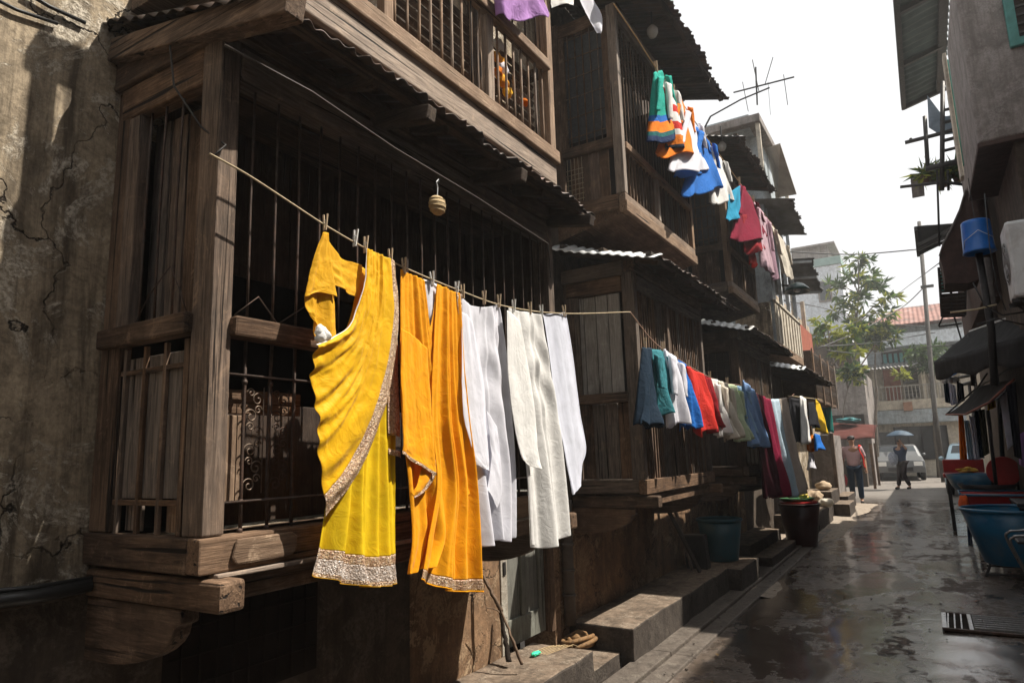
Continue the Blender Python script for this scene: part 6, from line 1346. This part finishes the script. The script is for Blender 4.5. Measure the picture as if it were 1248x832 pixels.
# round red lid/chair back
Ye = 11.9; c = aY(1223, 574, Ye); r_ = (aY(1245, 574, Ye).x-aY(1201, 574, Ye).x)/2
rl = thing('red_chair', (c.x, Ye, 0), 'dark red chair with a round back facing the lane', 'chair')
bm = NB(); lathe(bm, (0, 0, 0), [(0, 0), (r_*.96, 0), (r_, .015), (r_*.96, .03), (0, .035)], 40); bmesh.ops.rotate(bm, cent=(0,0,0), matrix=Matrix.Rotation(pi/2, 3, 'X'), verts=bm.verts); bmesh.ops.translate(bm, vec=(c.x, Ye, c.z), verts=bm.verts); obj('backrest', bm, plain('matte_red_board', (.42,.022,.02), .5, .2, 4), rl, smooth=False, bevel=.006)
bxo('seat', rl, REDP, (c.x-r_*.8, c.x+r_*.8, Ye+.01, Ye+.42, .42, .46), .015)
for x in (c.x-r_*.7, c.x+r_*.7):
    bm = NB(); tube(bm, [(x, Ye+.02, c.z), (x, Ye+.04, 0)], .016, 7); obj('leg', bm, IRON_D, rl)
    bm = NB(); tube(bm, [(x, Ye+.38, .42), (x, Ye+.40, 0)], .016, 7); obj('leg', bm, IRON_D, rl)
# metal chair cut by the right edge
Yh = 7.9; mc = thing('metal_chair', (aY(1250, 700, Yh).x+.2, Yh, 0), 'grey tubular metal chair cut off by the right frame edge', 'chair')
cm = plain('grey_steel_tube', (.20,.20,.20), .3, .2, 20, .7)
bxc = aY(1232, 660, Yh).x; zt_ = aY(1236, 655, Yh).z
for yy in (Yh, Yh+.42):
    bm = NB(); P_ = [Vector((bxc+.22, yy, .0)), Vector((bxc+.10, yy, .22)), Vector((bxc+.0, yy, zt_-.06)), Vector((bxc+.02, yy, zt_)), Vector((bxc+.10, yy, zt_+.02)), Vector((bxc+.5, yy, zt_+.02)), Vector((bxc+.58, yy, 0))]
    tube(bm, [cr1(P_, i/30) for i in range(31)], .012, 8); obj('side_frame', bm, cm, mc, smooth=True)
bxo('seat', mc, BP, (bxc+.05, bxc+.52, Yh+.015, Yh+.405, zt_-.06, zt_-.03), .01)
# wheel-like wood block for stall posts feet: stall boxes behind
sb = thing('stall_table', (1.0, 9.9, 0), 'dark cloth covered stall table behind the blue tub', 'table')
bxo('table_top', sb, BP, (.80, 1.04, 9.7, 11.4, .70, .74), .01); bxo('table_skirt', sb, TARP, (.82, 1.03, 9.72, 11.38, .03, .699), .01)

# ================================================================= CARS
def car(loc, rz, paint, label, wid=1.66, Ln=4.0, ht=1.42):
    t = thing('parked_car', loc, label, 'car', 'cars parked at the far crossing'); bm = NB(); M_ = Matrix.Translation(loc) @ Matrix.Rotation(rz, 4, 'Z')
    prof = [(-Ln/2, .32), (-Ln/2-.02, .55), (-Ln/2+.05, .80), (-Ln/2+1.0, .95), (-.45, ht-.04), (.1, ht), (.9, ht-.03), (Ln/2-.35, 1.0), (Ln/2-.02, .92), (Ln/2, .5), (Ln/2-.05, .30)]
    cab = {4, 5, 6}; rings = []
    for s in (-1, -.86, 0, .86, 1):
        ring = []
        for i, (x, z) in enumerate(prof):
            k = .80 if i in cab else .97 if i in (3, 7) else 1.0; y = s*wid/2*k; zz_ = z-(.03 if abs(s) == 1 and i not in (0, 10) else 0)
            ring.append(bm.verts.new(M_ @ Vector((y, x, zz_))))
        rings.append(ring)
    for a_, b__ in zip(rings, rings[1:]):
        for i in range(len(prof)): k = (i+1) % len(prof); bm.faces.new((a_[i], a_[k], b__[k], b__[i]))
    bm.faces.new(rings[0]); bm.faces.new(rings[-1][::-1]); obj('body', bm, paint, t, bevel=.03)
    def pan(name, pts, mat, off=.006, th=.012):
        bm = NB(); P_ = [M_ @ Vector(p) for p in pts]; n = (P_[1]-P_[0]).cross(P_[2]-P_[0]).normalized(); ctr = M_ @ Vector((0, 0, .7))
        if n.dot(P_[0]-ctr) < 0: n = -n
        poly(bm, [p+n*off for p in P_], n*th); return obj(name, bm, mat, t)
    hw = wid/2; gl = GLASS
    pan('windscreen', [(-hw*.82, -Ln/2+1.12, 1.0), (hw*.82, -Ln/2+1.12, 1.0), (hw*.70, -.52, ht-.08), (-hw*.70, -.52, ht-.08)], gl)
    pan('rear_window', [(-hw*.80, Ln/2-.45, 1.05), (hw*.80, Ln/2-.45, 1.05), (hw*.70, 1.0, ht-.08), (-hw*.70, 1.0, ht-.08)], gl)
    for s in (-1, 1):
        pan('side_window', [(s*hw*.955, -.95, .99), (s*hw*.955, 1.1, .99), (s*hw*.81, .8, ht-.10), (s*hw*.81, -.38, ht-.10)], gl, .012)
        pan('headlight', [(s*hw*.9, -Ln/2-.005, .58), (s*hw*.55, -Ln/2-.005, .58), (s*hw*.55, -Ln/2+.03, .74), (s*hw*.9, -Ln/2+.03, .74)], PEGW, .01, .02)
        pan('tail_light', [(s*hw*.92, Ln/2, .62), (s*hw*.62, Ln/2, .62), (s*hw*.62, Ln/2, .84), (s*hw*.92, Ln/2, .84)], REDP, .01, .02)
        bm = NB(); c_ = M_ @ Vector((s*(hw+.06), -.72, 1.0)); blob(bm, c_, .07, .05, .06, 0, .05, 2); obj('mirror', bm, paint, t, smooth=True)
        for yy in (-Ln/2+.72, Ln/2-.72):
            bm = NB(); prof_ = [(.0, -.09), (.30, -.09), (.32, -.06), (.32, .06), (.30, .09), (0, .09)]; lathe(bm, (0, 0, 0), prof_, 24); bmesh.ops.rotate(bm, cent=(0,0,0), matrix=Matrix.Rotation(pi/2, 3, 'Y'), verts=bm.verts); bmesh.ops.transform(bm, matrix=M_ @ Matrix.Translation((s*(hw-.08), yy, .325)), verts=bm.verts); wh = obj('wheel', bm, BP, t, smooth=True)
            bm = NB(); lathe(bm, (0, 0, 0), [(0, -.1), (.18, -.1), (.19, .1), (0, .1)], 16); bmesh.ops.rotate(bm, cent=(0,0,0), matrix=Matrix.Rotation(pi/2, 3, 'Y'), verts=bm.verts); bmesh.ops.transform(bm, matrix=M_ @ Matrix.Translation((s*(hw-.075), yy, .325)), verts=bm.verts); obj('rim', bm, TIN_P, wh)
    bm = NB(); poly(bm, [M_ @ Vector(p) for p in ((-hw*.5, -Ln/2-.045, .38), (hw*.5, -Ln/2-.045, .38), (hw*.5, -Ln/2-.045, .52), (-hw*.5, -Ln/2-.045, .52))], M_.to_3x3() @ Vector((0, .04, 0))); obj('grille', bm, BP, t)
    return t
GLASS = plain('car_glass', (.03,.04,.045), .06, .1, 2, 0, 0, .8)
pt1 = plain('silver_car_paint', (.13,.135,.14), .4, .1, 2, .3, 0); pt2 = plain('pale_blue_car_paint', (.46,.62,.70), .22, .05, 2, .3, 0)
car((aY(1093, 570, 31).x, 33.2, 0), .06, pt1, 'silver white car parked behind the person with the umbrella', 1.72)
car((aY(1157, 570, 22).x+.78, 24.0, 0), -.04, pt2, 'pale blue white car half hidden behind the dark red bench', 1.66)

# ================================================================= PEOPLE
def skin_mesh(name, V, E, R_, mat, parent, root=0, sub=2):
    me = bpy.data.meshes.new(name); L = root_of(parent).location
    me.from_pydata([tuple(Vector(v)) for v in V], E, []); o = bpy.data.objects.new(name, me); C.objects.link(o); o.parent = parent
    me.materials.append(mat)
    md = o.modifiers.new('skin', 'SKIN'); md.use_smooth_shade = True
    lay = me.skin_vertices[0] if me.skin_vertices else None
    if lay is None:
        bpy.context.view_layer.objects.active = o; bpy.ops.mesh.customdata_skin_add(); lay = me.skin_vertices[0]
    for i, r in enumerate(R_):
        lay.data[i].radius = (r, r) if not isinstance(r, tuple) else r
        lay.data[i].use_root = (i == root)
    s_ = o.modifiers.new('sub', 'SUBSURF'); s_.levels = sub; s_.render_levels = sub
    return o
SKINM = plain('brown_skin', (.34,.19,.12), .55, .1, 10, 0, .05); HAIR = plain('black_hair', (.012,.010,.010), .6)
def person(loc, rz, h, label, J, tops, pants, shoes, cap):
    """J: joint places in body space (x right, y forward, z up) for 1.7 m height"""
    t = thing('person', loc, label, 'person'); t.rotation_euler.z = rz; k = h/1.7
    t.scale = (k, k, k)
    j = {n: Vector(p) for n, p in J.items()}
    names = ['pelvis', 'waist', 'chest', 'neck', 'head0', 'head1', 'shl', 'ell', 'wrl', 'shr', 'elr', 'wrr', 'hipl', 'knl', 'anl', 'hipr', 'knr', 'anr', 'toel', 'toer']
    rad = dict(pelvis=(.14,.105), waist=(.125,.09), chest=(.15,.10), neck=.052, head0=(.072,.085), head1=(.070,.082), shl=.062, ell=.042, wrl=.028, shr=.062, elr=.042, wrr=.028, hipl=.082, knl=.056, anl=.038, hipr=.082, knr=.056, anr=.038, toel=.032, toer=.032)
    E_ = [('pelvis','waist'),('waist','chest'),('chest','neck'),('neck','head0'),('head0','head1'),('chest','shl'),('shl','ell'),('ell','wrl'),('chest','shr'),('shr','elr'),('elr','wrr'),('pelvis','hipl'),('hipl','knl'),('knl','anl'),('pelvis','hipr'),('hipr','knr'),('knr','anr'),('anl','toel'),('anr','toer')]
    V = [j[n] for n in names]; R_ = [rad[n] for n in names]; E2 = [(names.index(a), names.index(b)) for a, b in E_]
    # hands: palm and five fingers grown from the wrist, in the same skin graph
    for side, w_, e_ in (('l', 'wrl', 'ell'), ('r', 'wrr', 'elr')):
        d = (j[w_]-j[e_]).normalized(); s = d.cross(Vector((0, 1, .1))).normalized(); pi_ = len(V)
        V.append(j[w_]+d*.06); R_.append((.030, .016)); E2.append((names.index(w_), pi_))
        for f in range(4):
            b_ = j[w_]+d*.095+s*(.028-.018*f); V.append(b_); R_.append(.010); E2.append((pi_, len(V)-1))
            V.append(b_+d*(.032-.004*abs(f-1))+Vector((0, .012, 0))); R_.append(.0085); E2.append((len(V)-2, len(V)-1))
        V.append(j[w_]+d*.045+s*.045+Vector((0, .01, 0))); R_.append(.010); E2.append((pi_, len(V)-1)); V.append(V[-1]+d*.03); R_.append(.0085); E2.append((len(V)-2, len(V)-1))
    body = skin_mesh('body', V, E2, R_, SKINM, t)
    # face
    hc = (j['head0']+j['head1'])/2
    bm = NB(); blob(bm, hc+Vector((0, .088, -.008)), .012, .018, .018, 0, 0, 2); ob(bm, 'nose', SKINM, t)
    for s in (-1, 1):
        bm = NB(); blob(bm, hc+Vector((s*.03, .078, .018)), .012, .008, .007, 0, 0, 2); ob(bm, 'eye', HAIR, t)
        bm = NB(); blob(bm, hc+Vector((s*.076, 0, 0)), .010, .018, .028, 0, 0, 2); ob(bm, 'ear', SKINM, t)
    bm = NB(); blob(bm, hc+Vector((0, .078, -.045)), .022, .008, .006, 0, 0, 2); ob(bm, 'mouth', plain('lip', (.16,.06,.05), .5) if 'lip' not in bpy.data.materials else bpy.data.materials['lip'], t)
    bm = NB(); blob(bm, hc+Vector((0, -.028, .040)), .080, .080, .070, 2, .08, 3); ob(bm, 'hair', HAIR, t)
    if cap:
        bm = NB(); blob(bm, hc+Vector((0, -.005, .072)), .090, .096, .055, 2, .04, 3); blob(bm, hc+Vector((0, .10, .058)), .06, .055, .010, 2, .04, 3); ob(bm, 'cap', cap, t)
    # clothes
    Vs = [j['pelvis']+Vector((0, 0, -.07)), j['waist'], j['chest'], j['chest'].lerp(j['neck'], .55), j['shl'], j['shl'].lerp(j['ell'], .95), j['shr'], j['shr'].lerp(j['elr'], .95)]
    skin_mesh('shirt', Vs, [(0,1),(1,2),(2,3),(2,4),(4,5),(2,6),(6,7)], [(.185,.145), (.160,.122), (.172,.122), (.075,.07), .082, .068, .082, .068], tops, t)
    Vp = [j['pelvis']+Vector((0, 0, .03)), j['hipl'], j['knl'], j['anl']+Vector((0, 0, .02)), j['hipr'], j['knr'], j['anr']+Vector((0, 0, .02))]
    skin_mesh('trousers', Vp, [(0,1),(1,2),(2,3),(0,4),(4,5),(5,6)], [(.155,.122), .105, .078, .068, .105, .078, .068], pants, t)
    for a_, b__ in (('anl', 'toel'), ('anr', 'toer')):
        skin_mesh('shoe', [j[a_]+Vector((0, -.03, -.035)), j[a_]+Vector((0, .05, -.045)), j[b__]+Vector((0, .02, .0))], [(0,1),(1,2)], [.047, .045, .038], shoes, t)
    return t
def ob(bm, name, mat, parent):
    bmesh.ops.recalc_face_normals(bm, faces=bm.faces); me = bpy.data.meshes.new(name); bm.to_mesh(me); bm.free(); o = bpy.data.objects.new(name, me); C.objects.link(o); o.parent = parent; me.materials.append(mat)
    for p in me.polygons: p.use_smooth = True
    return o
base = dict(pelvis=(0,0,.94), waist=(0,0,1.08), chest=(0,.0,1.30), neck=(0,0,1.47), head0=(0,.01,1.56), head1=(0,.01,1.62), shl=(-.19,0,1.38), ell=(-.25,-.04,1.10), wrl=(-.27,.06,.87), shr=(.19,0,1.38), elr=(.25,-.08,1.10), wrr=(.28,-.02,.87),
    hipl=(-.09,0,.88), knl=(-.10,.10,.48), anl=(-.10,.10,.09), toel=(-.11,.24,.04), hipr=(.09,0,.88), knr=(.10,.02,.48), anr=(.10,-.14,.11), toer=(.11,-.02,.04))
PK = cl('pale_pink_shirt', .58, .40, .42); NV_ = cl('navy_trousers', .015, .03, .055, trans=.05); DBT = cl('dark_blue_top', .02, .04, .09); DBR = cl('dark_brown_trousers', .035, .025, .025, trans=.05)
mp = at(1046, 613, 2, 0)
p1_ = person((mp.x, mp.y, 0), pi+.05, 1.68, 'person in cap and pale pink top walking down the lane', base, PK, NV_, BP, HAIR)
R1_ = Matrix.Translation((mp.x, mp.y, 0)) @ Matrix.Rotation(pi+.05, 4, 'Z')
wv = R1_ @ Vector(( .28, -.02, .84))
bm = NB(); blob(bm, wv+Vector((0, 0, -.26)), .09, .05, .17, 3, .25, 3); tube(bm, [wv+Vector((-.03, 0, -.1)), wv+Vector((0, 0, .0)), wv+Vector((.03, 0, -.1))], .006, 5); tag(obj('carrier_bag', bm, plain('red_bag_plastic', (.60,.06,.09), .5), smooth=True), 'pinkish red carrier bag held by the walking person in pink', 'bag')
bm = NB()
grid(bm, lambda u, v: R1_ @ Vector((-.15-.03*u+.015*sin(v*9)-.10*v, .13-.10*v*0+.02*sin(u*5)-.0, 1.43-.55*v)), 8, 20); grid(bm, lambda u, v: R1_ @ Vector((-.15-.05*u-.02*v, .13-.28*v, 1.43+.03*sin(pi*v)-.02*u)), 8, 12)
sc_ = obj('shoulder_cloth', bm, REDC, smooth=True, solid=.006); bpy.context.view_layer.update(); sc_.parent = p1_; sc_.matrix_parent_inverse = (Matrix.Translation((mp.x, mp.y, 0)) @ Matrix.Rotation(pi+.05, 4, 'Z') @ Matrix.Scale(1.68/1.7, 4)).inverted()
for v in sc_.data.vertices: pass
J2 = dict(base); J2.update(ell=(-.30,.06,1.36), wrl=(-.17,.10,1.58), elr=(.22,-.10,1.12), wrr=(.14,.14,1.10), knl=(-.07,.05,.48), anl=(-.13,-.10,.10), toel=(-.14,.03,.04), knr=(.10,.06,.48), anr=(.13,.12,.09), toer=(.14,.25,.04))
wp = at(1103, 596, 2, 0)
person((wp.x, wp.y, 0), pi-.7, 1.60, 'person in dark blue top holding a small umbrella overhead', J2, DBT, DBR, BP, None)
R2_ = Matrix.Translation((wp.x, wp.y, 0)) @ Matrix.Rotation(pi-.7, 4, 'Z')
um = thing('umbrella', R2_ @ Vector((-.17, .12, 1.10)), 'small dusky blue umbrella held over the person in dark blue', 'umbrella'); ut = R2_ @ Vector((-.10, .05, 1.88))
bm = NB(); V_ = grid(bm, lambda u, v: ut+Vector((.40*v*cos(2*pi*u), .40*v*sin(2*pi*u), -.17*v*v-.018*v*abs(sin(4*2*pi*u/2)))), 32, 8, close=True); obj('canopy', bm, plain('dusky_blue_nylon', (.035,.065,.10), .7, .3, 12), um, smooth=True, solid=.003)
bm = NB(); tube(bm, [ut+Vector((0, 0, .05)), R2_ @ Vector((-.165, .115, 1.55))], .008, 6); obj('shaft', bm, IRON_D, um)
bm = NB(); blob(bm, R2_ @ Vector((.12, .22, .98)), .14, .10, .20, 8, .35, 3); tag(obj('shoulder_bag', bm, plain('checked_bag', (.30,.33,.40), .8, .6, 40), smooth=True), 'pale patterned bag held against the waist of the person in dark blue', 'bag')

# ================================================================= HAZE, SKY, SUN
SUN_L = Vector((.52, .27, .91)).normalized()
hzm = bpy.data.materials.new('haze_air'); hzm.use_nodes = True; nt = hzm.node_tree; nt.nodes.clear()
pv_ = nt.nodes.new('ShaderNodeVolumePrincipled'); pv_.inputs['Density'].default_value = HAZE; pv_.inputs['Color'].default_value = (.95, .95, .95, 1); pv_.inputs['Anisotropy'].default_value = .35
mo = nt.nodes.new('ShaderNodeOutputMaterial'); nt.links.new(pv_.outputs[0], mo.inputs['Volume'])
if HAZE > 0:
    bm = NB(); box(bm, -420, 420, -220, 620, -1.5, 16); hz_o = obj('haze', bm, hzm, kind='stuff'); hz_o['kind'] = 'stuff'; hz_o['label'] = 'pale haze in the air of the lane'
sun = bpy.data.lights.new('sun', 'SUN'); sun.energy = SUN_E; sun.angle = radians(.5); sun.color = (1.0, .93, .82)
so = bpy.data.objects.new('sun', sun); C.objects.link(so); so.rotation_euler = SUN_L.to_track_quat('Z', 'Y').to_euler(); so.location = (0, 0, 30)
wd = bpy.data.worlds.new('World'); sc.world = wd; wd.use_nodes = True; nt = wd.node_tree; bg = nt.nodes['Background']
sky = nt.nodes.new('ShaderNodeTexSky'); sky.sky_type = 'NISHITA'; sky.sun_disc = False; sky.sun_elevation = math.asin(SUN_L.z); sky.sun_rotation = math.atan2(SUN_L.x, SUN_L.y)
sky.dust_density = 6; sky.air_density = 1.2; sky.ozone_density = 1
hs_ = nt.nodes.new('ShaderNodeHueSaturation'); hs_.inputs['Saturation'].default_value = .18; nt.links.new(sky.outputs[0], hs_.inputs['Color']); mxs = nt.nodes.new('ShaderNodeMixRGB'); mxs.inputs[0].default_value = .72; mxs.inputs[2].default_value = (5.5, 5.55, 5.6, 1); nt.links.new(hs_.outputs[0], mxs.inputs[1]); nt.links.new(mxs.outputs[0], bg.inputs['Color']); bg.inputs['Strength'].default_value = SKY_S
sc.view_settings.view_transform = 'Standard'; sc.view_settings.look = 'None'; sc.view_settings.gamma = 1; sc.view_settings.exposure = EXPO
try: sc.view_settings.use_curve_mapping = False
except Exception: pass
sc.render.engine = 'CYCLES'; sc.cycles.max_bounces = 6; sc.cycles.diffuse_bounces = 4; sc.cycles.glossy_bounces = 3; sc.cycles.volume_bounces = 0; sc.cycles.use_denoising = True
